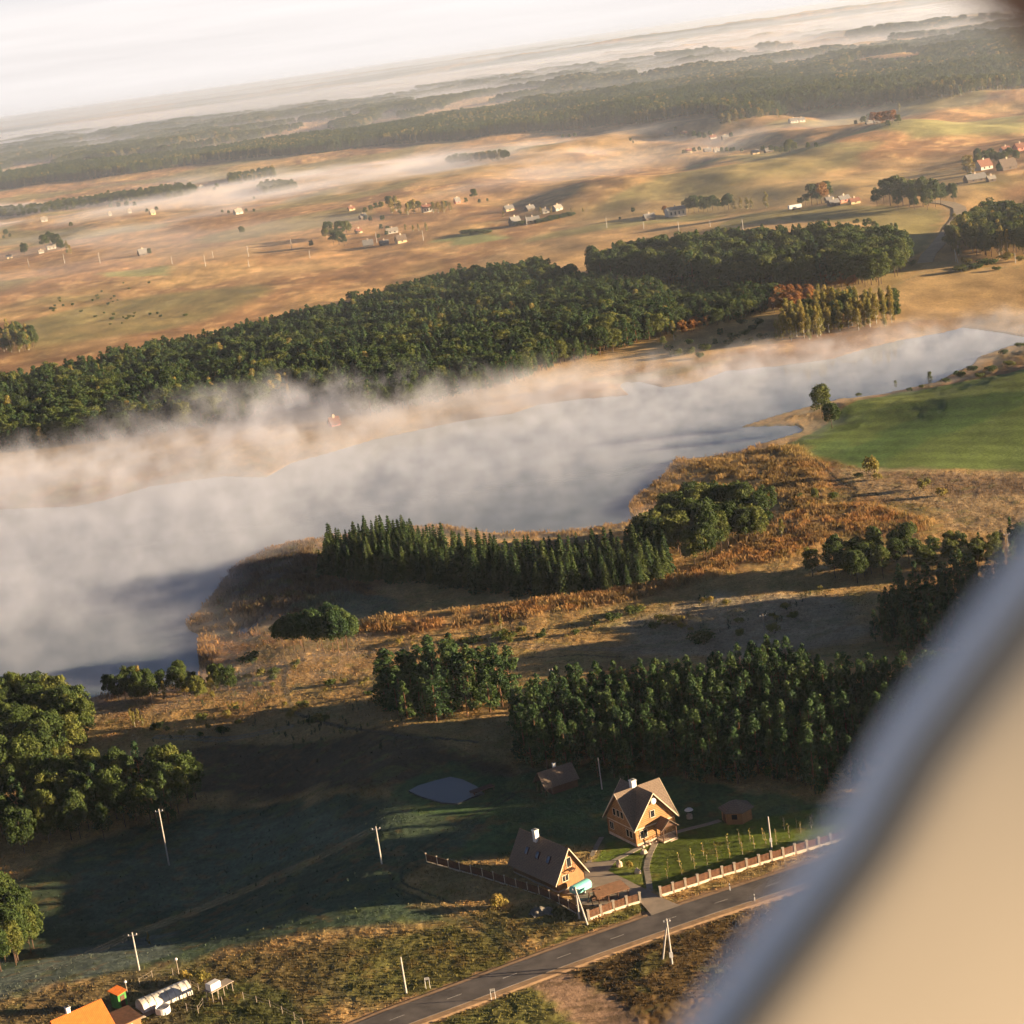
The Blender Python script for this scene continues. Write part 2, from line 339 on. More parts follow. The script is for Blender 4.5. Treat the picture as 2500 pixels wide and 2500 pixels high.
# near shore-side meadow
near = 1-ss(700, 800, Y)
C = blend(C, near*ss(.40, .7, n2)*.6, OLV)
zones = [  # polygon in 1932-px photo coordinates, colour, softness m, strength
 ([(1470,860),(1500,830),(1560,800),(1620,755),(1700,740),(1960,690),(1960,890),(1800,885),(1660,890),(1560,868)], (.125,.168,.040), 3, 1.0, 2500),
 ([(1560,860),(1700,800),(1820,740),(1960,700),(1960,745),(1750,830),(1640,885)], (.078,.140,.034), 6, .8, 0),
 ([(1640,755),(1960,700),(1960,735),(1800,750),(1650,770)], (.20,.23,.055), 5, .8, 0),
 ([(1470,850),(1600,830),(1610,850),(1500,866)], (.13,.20,.055), 4, .8, 0),
 ([(1190,960),(1250,870),(1400,840),(1500,840),(1560,880),(1560,960),(1440,960),(1330,930)], RUST*.95+np.array([.02,.04,.01]), 8, .7, 0),
 ([(1440,1000),(1500,960),(1650,950),(1760,985),(1740,1010),(1600,1010),(1500,1050),(1400,1075),(1200,1130),(1000,1165),(800,1190),(670,1195),(700,1165),(900,1150),(1200,1105),(1330,1065)], RUST*1.1, 6, .8, 0),
 ([(1560,885),(1960,890),(1960,1010),(1780,1000),(1760,960),(1650,940)], (.40,.28,.15), 6, .8, 0),
 ([(1660,890),(1960,900),(1960,930),(1800,935)], (.14,.085,.055), 3, .6, 0),
 ([(350,1190),(400,1110),(470,1050),(600,1010),(610,1080),(700,1110),(650,1150),(540,1160),(480,1200)], (.13,.088,.048), 3, .95, 0),
 ([(480,1030),(600,1010),(600,1020),(560,1028),(490,1045)], (.40,.19,.06), 2, .8, 0),
 ([(540,1150),(620,1120),(760,1130),(760,1160),(640,1170)], (.15,.165,.105), 5, .8, 0),
 ([(370,1240),(372,1205),(520,1195),(520,1215),(440,1235)], (.34,.17,.06), 3, .8, 0),
 ([(1160,1180),(1350,1120),(1600,1130),(1640,1190),(1450,1240),(1150,1230)], (.36,.30,.21), 8, .7, 0),
 ([(560,1290),(900,1250),(1000,1230),(700,1220),(480,1260)], (.40,.24,.10), 8, .7, 0),
 ([(150,1460),(420,1400),(700,1380),(1000,1460),(900,1520),(560,1500),(380,1500)], (.060,.052,.030), 6, .95, 0),  # meadow in shade: the shade is painted into this dark colour
 ([(-40,1700),(120,1600),(380,1530),(560,1510),(800,1530),(960,1500),(980,1440),(1130,1450),(1160,1560),(960,1620),(800,1630),(740,1680),(860,1740),(560,1760),(300,1830),(-40,1880)], (.062,.088,.048), 5, 1, 0),  # field in shade: grass colour lowered to carry the shade itself
 ([(120,1650),(400,1560),(600,1530),(720,1560),(560,1620),(300,1720),(160,1760)], (.105,.135,.085), 8, .7, 0),
 ([(-40,1850),(140,1790),(330,1760),(330,1800),(200,1840),(-40,1900)], (.13,.15,.12), 3, .7, 0),
 ([(560,1830),(640,1770),(870,1740),(970,1790),(960,1820),(760,1890),(680,1900),(620,1870)], (.135,.122,.036), 4, .95, 0),
 ([(300,1932),(360,1830),(480,1790),(640,1770),(700,1800),(640,1870),(600,1932)], (.125,.098,.038), 5, .85, 0),
 ([(860,1740),(930,1700),(1100,1720),(1080,1760),(980,1790)], (.115,.105,.036), 4, .85, 0),
 ([(-40,1900),(200,1850),(330,1810),(360,1840),(200,1932),(-40,1960)], (.12,.10,.05), 4, .7, 0),
 ([(740,1480),(850,1440),(960,1470),(1120,1440),(1480,1500),(1560,1520),(1540,1590),(1250,1680),(1110,1590),(840,1620),(920,1560),(760,1520)], (.060,.105,.038), 3, .95, 0),
 ([(1110,1640),(1150,1590),(1290,1560),(1400,1550),(1560,1520),(1700,1540),(1570,1590),(1243,1683),(1110,1640)], (.110,.145,.022), 1, 1, 0),
 ([(1160,1640),(1230,1600),(1232,1680)], (.17,.19,.035), 1, .8, 0),
 ([(1000,1800),(1120,1740),(1220,1700),(1240,1730),(1010,1810),(840,1880),(700,1932),(640,1960)], (.125,.125,.035), 2, .9, 0),
 ([(1050,1860),(1240,1770),(1500,1690),(1700,1640),(1700,1932),(1250,1960),(1210,1932),(1130,1870)], (.105,.066,.025), 3, .95, 0),  # grass below the road, its shadow mixed into the colour
 ([(810,1932),(1010,1860),(1110,1932),(1200,1990),(780,1990)], (.17,.16,.045), 2, .9, 0),
 ([(690,1932),(1030,1815),(1120,1745),(1210,1700),(1240,1720),(1000,1812)], (.13,.12,.03), 1.5, .5, 0),
 ([(200,1932),(350,1830),(500,1850),(560,1900),(640,1932),(660,1990),(150,1990)], (.10,.085,.040), 2, .9, 0),
 ([(360,1932),(370,1880),(440,1850),(540,1870),(600,1932)], (.10,.105,.03), 2, .8, 0),
 ([(1280,640),(1932,590),(1932,500),(1740,500),(1700,520),(1690,580),(1460,650),(1250,680),(1000,740),(860,760),(1000,715),(1200,655)], TAN2*.98, 6, .8, 0),
 ([(1090,715),(1300,690),(1400,670),(1300,700),(1180,730)], (.28,.22,.08), 4, .6, 0),
 ([(1000,450),(1060,435),(1330,400),(1350,410),(1100,440),(1000,455)], GRN, 20, .7, 0),
 ([(1330,440),(1400,405),(1600,385),(1780,395),(1760,470),(1720,480),(1640,420),(1450,415)], (.22,.20,.070), 8, .8, 0),
 ([(810,455),(900,435),(960,450),(880,462)], (.30,.32,.12), 10, .9, 0),
 ([(180,515),(330,500),(320,520),(200,522)], (.30,.32,.12), 10, .8, 0),
 ([(1560,268),(1700,230),(1932,215),(1932,250),(1720,262)], (.34,.33,.12), 30, .8, 0),
 ([(1380,300),(1500,265),(1600,280),(1420,310)], (.30,.30,.11), 30, .6, 0),
]
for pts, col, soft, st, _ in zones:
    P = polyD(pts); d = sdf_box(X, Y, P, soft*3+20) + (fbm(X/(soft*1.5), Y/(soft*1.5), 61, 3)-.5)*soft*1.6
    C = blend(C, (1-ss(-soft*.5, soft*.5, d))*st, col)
RBZ = 1-ss(-3, 3, np.minimum(sdf_box(X, Y, polyD(zones[5][0]), 20), sdf_box(X, Y, polyD(zones[4][0]), 20)))
mow = (1-ss(-3, 3, sdf_box(X, Y, polyD(zones[0][0]), 20)))
C = C*(1+(mow*.13*(np.sin((X*.62+Y*.78)*2*np.pi/11+2*fbm(X/40, Y/40, 88, 2))))[..., None])
mow = (1-ss(-3, 3, sdf_box(X, Y, polyD(zones[15][0]), 20)))
C = C*(1+(mow*.22*(fbm((X*.35+Y*.94)/1.3, (X*.94-Y*.35)/14, 86, 3)-.5)*2)[..., None])
# variation that belongs to the ground itself: tufts, wear
tuft = (n3-.5)*near*.7 + (n2-.5)*.6
C = C*(1+.55*tuft[..., None])
GZ0 = 1-ss(-2, 3, sdf_box(X, Y, polyD(zones[0][0]), 20))
C = blend(C, (1-GZ0)*near*ss(.60, .75, fbm(X/2.5, Y/2.5, 71, 3))*.30*(DL > 0), (.24,.12,.040))
C = blend(C, (1-.7*GZ0)*near*ss(.60, .72, fbm(X/3.5, Y/3.5, 75, 3))*.35, (.13,.15,.04))
C = blend(C, RBZ*ss(.42, .62, fbm(X/6, Y/9, 87, 3))*.65, (.30,.20,.085))
C = blend(C, RBZ*ss(.50, .66, fbm(X/4, Y/4, 89, 3))*.6, (.12,.085,.035))
# shore reeds and lake bed
dn = DL + (fbm(X/6, Y/6, 77, 3)-.5)*7
C = blend(C, (1-ss(1, 7, dn))*(Y < 640)*(DL > -3)*.75, (.27,.155,.055))
C = blend(C, (DL < -1.5)*1.0, (.05,.05,.04))
# forest floor colour on distant hills
fz = ss(5200, 8000, Y)*ss(.38, .5, fbm(X/900, Y/2200, 81, 4))
C = blend(C, fz, (.045,.058,.030))
# tracks
def trackmask(pts, wid, two=0):
    P = [G(*p) for p in pts]; P = np.array([(p.x, p.y) for p in P])
    out = np.full(X.shape, 1e3); pad = 8
    for a, b in zip(P[:-1], P[1:]):
        mn = np.minimum(a, b)-pad; mx = np.maximum(a, b)+pad
        m = (X > mn[0]) & (X < mx[0]) & (Y > mn[1]) & (Y < mx[1])
        if not m.any(): continue
        e = b-a; t = np.clip(((X[m]-a[0])*e[0]+(Y[m]-a[1])*e[1])/(e@e), 0, 1)
        out[m] = np.minimum(out[m], np.hypot(X[m]-a[0]-t*e[0], Y[m]-a[1]-t*e[1]))
    if two: out = np.abs(out-two)
    out = out + (fbm(X/1.5, Y/1.5, 83, 2)-.5)*wid*.8
    return 1-ss(wid*.5, wid*1.2, out)
def d2(*pts): return [(a*2500/1932, b*2500/1932) for a, b in pts]
for pts, wd_, two, col, st in [
  (d2((540,1250),(535,1290),(545,1320),(560,1345),(640,1370),(760,1390),(900,1400)), .7, 0, (.10,.085,.06), .8),
  (d2((300,1390),(420,1395),(545,1370)), .6, .9, (.22,.20,.16), .7),
  (d2((960,1500),(800,1600),(745,1640),(750,1670),(850,1710),(930,1760),(985,1800)), .35, .9, (.05,.06,.035), .8),
  (d2((480,1800),(560,1790),(600,1860),(700,1910)), .3, .8, (.10,.09,.05), .6),
  (d2((600,1235),(900,1215),(1150,1225),(1500,1225),(1700,1200)), .6, 1.0, (.33,.24,.15), .7),
  (d2((1000,1240),(1100,1235),(1180,1240)), .5, 0, (.06,.05,.03), .7),
  (d2((1540,870),(1580,905),(1620,925),(1600,945)), .7, 0, (.05,.045,.03), .8),
  (d2((1640,930),(1700,918),(1640,915)), .6, 0, (.06,.05,.035), .7),
  (d2((1660,540),(1620,570),(1750,510),(1960,503)), 1.2, 0, (.34,.27,.13), .6)]:
    C = blend(C, trackmask(pts, wd_, two)*st, col)
# ploughed / frost textured relief: real grass-high relief in the near land
rel = (fbm(X/.9, Y/.9, 91, 2)-.5)*.22 + (fbm(X/3.2, Y/3.2, 93, 3)-.5)*.34
lawnP = [polyD(zones[k][0]) for k in (22, 23, 24, 0)]
calm = np.zeros(X.shape)
drv = [z1(*p) for p in [(600,1140),(797,885),(1060,865),(1340,1115),(1440,1180),(1670,1290),(1385,1400),(1250,1260),(880,1295),(600,1185)]]
lawnP.append(polyD([(a*1932/2500, b_*1932/2500) for a, b_ in drv]))
for P in lawnP: calm = np.maximum(calm, 1-ss(-1, 1, sdf_box(X, Y, P, 10)))
Z = Z + rel*near*(DL > 1.5)*(1-.97*calm)*(1-.6*(1-ss(-3, 3, sdf_box(X, Y, polyD(zones[15][0]), 20))))*ss(1.5, 8, DL)
# reed beds stand above the ground
rb = sdf_box(X, Y, polyD(zones[5][0]), 20); rb2 = sdf_box(X, Y, polyD(zones[4][0]), 20); rb3 = sdf_box(X, Y, polyD(zones[8][0]), 20)
RB = np.maximum(np.maximum(1-ss(-3, 2, rb), 1-ss(-3, 2, rb2)), .8*(1-ss(-3, 2, rb3)))*(DL > .6)
RB = np.maximum(RB, (1-ss(2, 7, dn))*(DL > .4)*(Y < 640)*.8)
Z = Z + RB*(.1 + .4*fbm(X/1.6, Y/1.6, 97, 2) + .6*(fbm(X/7, Y/7, 98, 2)-.5))
Z = np.where(np.abs(X) > 0, Z, Z)
# roads lie on calm ground
ROADP = [G(*p) for p in [(800,2552),(905,2512),(969,2486),(1108,2435),(1239,2386),(1377,2335),(1506,2289),(1635,2244),(1759,2202),(1881,2162),(2050,2108),(2250,2045),(2600,1935)]]
def linedist(P):
    P = np.array([(p.x, p.y) for p in P]); out = np.full(X.shape, 1e3)
    m = (Y < 480) & (Y > 200) & (np.abs(X) < 200)
    xs = X[m]; ys = Y[m]; o = np.full(xs.shape, 1e3)
    for a, b in zip(P[:-1], P[1:]):
        e = b-a; t = np.clip(((xs-a[0])*e[0]+(ys-a[1])*e[1])/(e@e), 0, 1)
        o = np.minimum(o, np.hypot(xs-a[0]-t*e[0], ys-a[1]-t*e[1]))
    out[m] = o; return out
rd = linedist(ROADP)
base = land(X, Y)
po = sdf_box(X, Y, polyD([(985,1838),(1050,1832),(1150,1880),(1215,1935),(1240,1990),(1120,1990),(1090,1935),(1050,1895),(1010,1855)]), 20)
k = np.maximum(1-ss(4.5, 7.0, rd), .8*(1-ss(-1, 1, po))); Z = Z*(1-k) + (base-.12)*k
C = blend(C, (1-ss(4.0, 5.0, rd+(n3-.5)*2)), (.36,.215,.105))
# dirt pull-off by the road
po = sdf_box(X, Y, polyD([(985,1838),(1050,1832),(1150,1880),(1215,1935),(1240,1990),(1120,1990),(1090,1935),(1050,1895),(1010,1855)]), 20)
C = blend(C, (1-ss(-1.2, 1.2, po+(n3-.5)*2)), (.38,.235,.14)); C = blend(C, (1-ss(-1.2, 1.2, po))*ss(.5, .62, fbm(X/4, Y/1.2, 96, 3))*.7, (.17,.11,.06)); 
# upright tufts of grass and reed, one object each, coloured by the ground they grow on
def tufts(name, n, y0, y1, mask, hgt, wid, seed, label, brighten=1.0, dens=None):
    rg = np.random.default_rng(seed)
    # even density over the land: y drawn with weight ~ y (wedge) then x inside the view
    y = np.sqrt(rg.uniform(y0*y0, y1*y1, n)); x = y*rg.uniform(-.36, .30, n)
    ri = np.clip(np.searchsorted(rows, y), 0, len(rows)-1); ci = np.clip(np.searchsorted(cols, x/np.maximum(rows[ri], 200)), 0, len(cols)-1)
    w_ = mask[ri, ci]; keep = rg.random(n) < w_; x, y, ri, ci = x[keep], y[keep], ri[keep], ci[keep]; k = len(x)
    z = Z[ri, ci]; c = C[ri, ci]*brighten*(.7+.6*rg.random((k, 1)))
    cl = .5+fbm(x/2.2, y/2.2, seed, 2); hh = hgt*(.5+.8*rg.random(k))*cl; ww = wid*(.6+.8*rg.random(k))
    V = []; 
    for j in range(2):
        a = rg.uniform(0, 6.28, k); dx, dy = np.cos(a)*ww, np.sin(a)*ww; lx, ly = rg.normal(0, .25, k)*hh, rg.normal(0, .25, k)*hh
        V.append(np.stack([np.stack([x-dx, y-dy, z-.1], 1), np.stack([x+dx, y+dy, z-.1], 1), np.stack([x+dx*.5+lx, y+dy*.5+ly, z+hh], 1), np.stack([x-dx*.8+lx, y-dy*.8+ly, z+hh*.8], 1)], 1))
    V = np.concatenate(V).reshape(-1, 3); cc = np.repeat(np.concatenate([c, c]), 4, 0)
    tm_, t, b = nodes(name); at = N(t, 'ShaderNodeAttribute'); at.attribute_name = 'cover'; t.links.new(at.outputs['Color'], b.inputs['Base Color']); b.inputs['Roughness'].default_value = .9; b.inputs['Specular IOR Level'].default_value = .1
    tr = N(t, 'ShaderNodeBsdfTranslucent'); t.links.new(at.outputs['Color'], tr.inputs[0]); mx = N(t, 'ShaderNodeMixShader'); mx.inputs[0].default_value = .35; ou = t.nodes['Material Output']
    t.links.new(b.outputs[0], mx.inputs[1]); t.links.new(tr.outputs[0], mx.inputs[2]); t.links.new(mx.outputs[0], ou.inputs[0])
    me = arrmesh(name, V, np.arange(len(V)).reshape(-1, 4), [tm_]); ca = me.color_attributes.new('cover', 'FLOAT_COLOR', 'POINT')
    ca.data.foreach_set('color', np.concatenate([np.clip(cc, .004, .9), np.ones((len(cc), 1))], 1).astype(np.float32).ravel())
    o = bpy.data.objects.new(name, me); COL.objects.link(o); tag(o, label, kind='stuff')
darkf = np.zeros(X.shape)
for k_ in (14, 15):
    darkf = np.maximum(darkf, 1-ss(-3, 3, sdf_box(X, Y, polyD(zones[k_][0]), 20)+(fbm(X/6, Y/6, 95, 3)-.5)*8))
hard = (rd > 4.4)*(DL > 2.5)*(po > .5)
for hp in ([z1(*p) for p in [(797,905),(1040,882),(1060,900),(1000,972),(1330,1135),(1440,1195),(1650,1283),(1392,1378),(1270,1235),(880,1275),(600,1165)]], [z1(*p) for p in [(1250,800),(940,690),(940,540),(1400,400),(1600,620)]], [z1(*p) for p in [(560,1180),(120,1040),(200,900),(820,1050)]]):
    hard = hard*(sdf_box(X, Y, polyD([(a*1932/2500, b_*1932/2500) for a, b_ in hp]), 5) > .3)
tufts('meadow_grass', 420000, 240, 620, hard*(1-calm)*(RB < .2)*(1.-.5*ss(300, 420, Y))*(1-.9*darkf), .22, .09, 5, 'rough autumn grass of the meadows', .9)
tufts('reed_bed', 600000, 380, 700, RB*(DL > .5)*ss(.30, .55, fbm(X/7, Y/7, 99, 3)), 1.0, .075, 6, 'rust coloured reeds around the lake end', 1.1)
gv = np.concatenate([X[..., None], Y[..., None], Z[..., None]], -1).reshape(-1, 3)
nr, nc = X.shape; idx = np.arange(nr*nc).reshape(nr, nc)
q = np.stack([idx[:-1, :-1], idx[:-1, 1:], idx[1:, 1:], idx[1:, :-1]], -1).reshape(-1, 4)
gm, t, b = nodes('ground_cover')
at = N(t, 'ShaderNodeAttribute'); at.attribute_name = 'cover'
geo = N(t, 'ShaderNodeNewGeometry')
nz = N(t, 'ShaderNodeTexNoise'); nz.inputs['Scale'].default_value = 1.3; nz.inputs['Detail'].default_value = 6; nz.inputs['Roughness'].default_value = .7
mp = N(t, 'ShaderNodeMapping'); mp.inputs['Scale'].default_value = (1, .8, 1)
t.links.new(geo.outputs['Position'], mp.inputs[0]); t.links.new(mp.outputs[0], nz.inputs['Vector'])
nz2 = N(t, 'ShaderNodeTexNoise'); nz2.inputs['Scale'].default_value = .05; nz2.inputs['Detail'].default_value = 9; nz2.inputs['Roughness'].default_value = .65
mp2 = N(t, 'ShaderNodeMapping'); mp2.inputs['Scale'].default_value = (1.0, .45, 1)
t.links.new(geo.outputs['Position'], mp2.inputs[0]); t.links.new(mp2.outputs[0], nz2.inputs['Vector'])
a1 = N(t, 'ShaderNodeMapRange'); a1.inputs[1].default_value = .3; a1.inputs[2].default_value = .7; a1.inputs[3].default_value = .62; a1.inputs[4].default_value = 1.38
a2 = N(t, 'ShaderNodeMapRange'); a2.inputs[1].default_value = .32; a2.inputs[2].default_value = .68; a2.inputs[3].default_value = .68; a2.inputs[4].default_value = 1.32
t.links.new(nz.outputs[0], a1.inputs[0]); t.links.new(nz2.outputs[0], a2.inputs[0])
mm = N(t, 'ShaderNodeMath', operation='MULTIPLY'); t.links.new(a1.outputs[0], mm.inputs[0]); t.links.new(a2.outputs[0], mm.inputs[1])
sc_ = N(t, 'ShaderNodeVectorMath', operation='SCALE'); t.links.new(at.outputs['Color'], sc_.inputs[0]); t.links.new(mm.outputs[0], sc_.inputs['Scale'])
t.links.new(sc_.outputs[0], b.inputs['Base Color']); b.inputs['Roughness'].default_value = .95; b.inputs['Specular IOR Level'].default_value = .1
bp = N(t, 'ShaderNodeBump'); bp.inputs['Distance'].default_value = .25; bp.inputs['Strength'].default_value = .5
t.links.new(nz.outputs[0], bp.inputs['Height']); t.links.new(bp.outputs[0], b.inputs['Normal'])
me = arrmesh('ground', gv, q, [gm], smooth=True)
ca = me.color_attributes.new('cover', 'FLOAT_COLOR', 'POINT')
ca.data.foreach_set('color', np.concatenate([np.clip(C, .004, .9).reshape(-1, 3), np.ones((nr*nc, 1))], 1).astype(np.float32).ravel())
o = bpy.data.objects.new('ground', me); COL.objects.link(o); tag(o, kind='structure')
del X, Y, Z, C, n1, n2, n3, n4, DL, rel, RB, rb, rb2, rb3, rd, base, k, gv, q, po, calm, dn, fz, tuft

# water
wm, t, b = nodes('lake_water')
b.inputs['Base Color'].default_value = (.10,.13,.14, 1); b.inputs['Roughness'].default_value = .08; b.inputs['IOR'].default_value = 1.33; b.inputs['Specular IOR Level'].default_value = .5
nz = N(t, 'ShaderNodeTexNoise'); nz.inputs['Scale'].default_value = .6; nz.inputs['Detail'].default_value = 3
geo = N(t, 'ShaderNodeNewGeometry'); t.links.new(geo.outputs['Position'], nz.inputs['Vector'])
bp = N(t, 'ShaderNodeBump'); bp.inputs['Distance'].default_value = .03; bp.inputs['Strength'].default_value = .25; t.links.new(nz.outputs[0], bp.inputs['Height']); t.links.new(bp.outputs[0], b.inputs['Normal'])
me = arrmesh('lake_water', np.array([(-420, 430, 0), (330, 430, 0), (330, 900, 0), (-420, 900, 0)]), np.array([[0, 1, 2, 3]]), [wm])
o = bpy.data.objects.new('lake_water', me); COL.objects.link(o); tag(o, kind='structure')

# ================================================================== AIR
def volbox(name, x0, x1, y0, y1, z0, z1, mat, rz=0, org=(0, 0)):
    m = MB(); m.box(x0, x1, y0, y1, z0, z1, mat); o = m.build(name)
    tag(o, kind='stuff'); return o
hz = bpy.data.materials.new('haze'); hz.use_nodes = True; t = hz.node_tree; t.nodes.clear()
ou = N(t, 'ShaderNodeOutputMaterial'); pv = N(t, 'ShaderNodeVolumePrincipled'); t.links.new(pv.outputs[0], ou.inputs['Volume'])
pv.inputs['Color'].default_value = (.74, .83, 1.0, 1); pv.inputs['Density'].default_value = 1/26000.; pv.inputs['Anisotropy'].default_value = .4
volbox('haze', -40000, 40000, -700, 64000, -4, 152, hz)

gm_ = bpy.data.materials.new('ground_haze'); gm_.use_nodes = True; t = gm_.node_tree; t.nodes.clear()
ou = N(t, 'ShaderNodeOutputMaterial'); pv = N(t, 'ShaderNodeVolumePrincipled'); t.links.new(pv.outputs[0], ou.inputs['Volume'])
pv.inputs['Color'].default_value = (.74, .83, 1.0, 1); pv.inputs['Density'].default_value = 1/7600.; pv.inputs['Anisotropy'].default_value = .4
volbox('ground_haze', -38000, 38000, 870, 62000, -3, 58, gm_)

def mistmat(name, dens, build, step, col=(.88, .89, 1.0), aniso=.1):
    m = bpy.data.materials.new(name); m.use_nodes = True; t = m.node_tree; t.nodes.clear()
    ou = N(t, 'ShaderNodeOutputMaterial'); pv = N(t, 'ShaderNodeVolumePrincipled'); t.links.new(pv.outputs[0], ou.inputs['Volume'])
    pv.inputs['Color'].default_value = (*col, 1); pv.inputs['Anisotropy'].default_value = aniso
    tc = N(t, 'ShaderNodeTexCoord'); sp = N(t, 'ShaderNodeSeparateXYZ'); t.links.new(tc.outputs['Object'], sp.inputs[0])
    fac = build(t, tc.outputs['Object'], sp)
    mu = N(t, 'ShaderNodeMath', operation='MULTIPLY'); mu.inputs[1].default_value = dens; t.links.new(fac, mu.inputs[0]); t.links.new(mu.outputs[0], pv.inputs['Density'])
    m.cycles.volume_step_rate = step if hasattr(m, 'cycles') else 1
    return m
def sst(t, x, a, b, lo=0., hi=1.):
    n = N(t, 'ShaderNodeMapRange', interpolation_type='SMOOTHSTEP'); n.inputs[1].default_value = a; n.inputs[2].default_value = b; n.inputs[3].default_value = lo; n.inputs[4].default_value = hi
    if isinstance(x, (int, float)): n.inputs[0].default_value = x
    else: t.links.new(x, n.inputs[0])
    return n.outputs[0]
def ma(t, op, *a):
    n = N(t, 'ShaderNodeMath', operation=op)
    for i, v in enumerate(a):
        if isinstance(v, (int, float)): n.inputs[i].default_value = v
        else: t.links.new(v, n.inputs[i])
    return n.outputs[0]
def noi(t, vec, sc, detail=3, rough=.6, mscale=(1, 1, 1)):
    mp = N(t, 'ShaderNodeMapping'); mp.inputs['Scale'].default_value = mscale; t.links.new(vec, mp.inputs[0])
    n = N(t, 'ShaderNodeTexNoise'); n.inputs['Scale'].default_value = sc; n.inputs['Detail'].default_value = detail; n.inputs['Roughness'].default_value = rough
    t.links.new(mp.outputs[0], n.inputs['Vector']); return n.outputs[0]
def curve(t, x, pts, lo, hi, x0, x1):
    """piecewise linear function of x through a float curve"""
    n = N(t, 'ShaderNodeFloatCurve'); c = n.mapping.curves[0]
    P = [((a-x0)/(x1-x0), (b-lo)/(hi-lo)) for a, b in pts]
    c.points[0].location = P[0]; c.points[-1].location = P[-1]
    for p in P[1:-1]: c.points.new(*p)
    for p in c.points: p.handle_type = 'VECTOR'
    n.mapping.update()
    xx = ma(t, 'DIVIDE', ma(t, 'SUBTRACT', x, x0), x1-x0); t.links.new(xx, n.inputs[1])
    return ma(t, 'ADD', ma(t, 'MULTIPLY', n.outputs[0], hi-lo), lo)
def lake_mist(t, vec, sp):
    x, y, z = sp.outputs
    yn = curve(t, x, [(-260, 430), (-95, 490), (-60, 575), (50, 585), (110, 695), (300, 770)], 400, 800, -260, 300)
    yf = curve(t, x, [(-260, 705), (-190, 715), (-60, 775), (50, 792), (220, 790), (300, 790)], 400, 800, -260, 300)
    a = sst(t, ma(t, 'SUBTRACT', y, yn), -20, 110, 0.42, 1)
    b = sst(t, ma(t, 'SUBTRACT', ma(t, 'SUBTRACT', y, yf), sst(t, x, -120, 60, 45, 0)), -10, 52, 1, 0)
    left = sst(t, x, -120, 90, .95, .5)
    n = noi(t, vec, .10, 5, .6, (1, 1, .8)); n2 = noi(t, vec, .012, 2)
    nn = ma(t, 'ADD', ma(t, 'MULTIPLY', n, .6), ma(t, 'MULTIPLY', n2, .4))
    top = ma(t, 'MULTIPLY', ma(t, 'ADD', ma(t, 'MULTIPLY', ma(t, 'MULTIPLY', sst(t, nn, .36, .66), ma(t, 'ADD', ma(t, 'MULTIPLY', sst(t, ma(t, 'SUBTRACT', y, yf), -70, 10), .8), .28)), 20.), 6.), ma(t, 'MULTIPLY', left, ma(t, 'ADD', ma(t, 'MULTIPLY', a, .85), .15)))
    hgt = sst(t, ma(t, 'DIVIDE', z, ma(t, 'MAXIMUM', top, .4)), -.3, 1.15, 1, 0)
    dn = sst(t, n, .34, .66, .74, 1.25)
    near = ma(t, 'MULTIPLY', ma(t, 'ADD', ma(t, 'MULTIPLY', a, .8), .2), ma(t, 'ADD', ma(t, 'MULTIPLY', sst(t, ma(t, 'SUBTRACT', y, yf), -40, 10), sst(t, x, -40, 60, .15, 0)), 1.))
    return ma(t, 'MULTIPLY', ma(t, 'MULTIPLY', hgt, dn), ma(t, 'MULTIPLY', b, near))
MIST_M = mistmat('lake_mist', .038, lake_mist, .12, col=(.84, .87, 1.0))
volbox('lake_mist', -260, 300, 430, 880, .05, 23, MIST_M)
def valley_mist(t, vec, sp):
    x, y, z = sp.outputs
    yc = curve(t, x, [(-1500, 2900), (-600, 2850), (-250, 2650), (0, 2500), (300, 2380), (600, 2300), (1200, 2300)], 1500, 3500, -1500, 1200)
    near = curve(t, x, [(-1500, 1150), (-500, 1200), (-250, 1350), (0, 1650), (200, 1950), (600, 2200), (1200, 2250)], 1000, 3500, -1500, 1200)
    a = ma(t, 'DIVIDE', ma(t, 'SUBTRACT', y, near), ma(t, 'MAXIMUM', ma(t, 'SUBTRACT', yc, near), 50)); a = ma(t, 'ADD', ma(t, 'MULTIPLY', sst(t, a, 0, .35), .35), ma(t, 'MULTIPLY', sst(t, a, .3, 1.0), .65))
    b = sst(t, ma(t, 'SUBTRACT', y, yc), 60, 420, 1, 0)
    xr = sst(t, x, -100, 620, 1, .12)
    n = noi(t, vec, .004, 4, .6, (1, 1.0, 6)); top = ma(t, 'ADD', ma(t, 'MULTIPLY', sst(t, n, .4, .62), 16.), 9.)
    hgt = sst(t, ma(t, 'DIVIDE', z, top), .2, 1, 1, 0)
    return ma(t, 'MULTIPLY', ma(t, 'MULTIPLY', ma(t, 'MULTIPLY', a, b), ma(t, 'MULTIPLY', xr, hgt)), sst(t, n, .36, .62, .25, 1.4))
volbox('valley_mist', -1500, 1200, 1140, 3400, .1, 32, mistmat('valley_mist', .0060, valley_mist, .12))
def fog_sea(t, vec, sp):
    x, y, z = sp.outputs
    n = noi(t, vec, .00035, 3, .55, (1, .6, 4))
    return ma(t, 'MULTIPLY', ma(t, 'MULTIPLY', sst(t, n, .34, .62, .25, 1.0), sst(t, z, 10, 38, 1, 0)), sst(t, y, 4300, 9500, .30, 1.3))
volbox('fog_bank', -6500, 5200, 4300, 16500, .2, 40, mistmat('fog_bank', .0014, fog_sea, .12, aniso=.4))

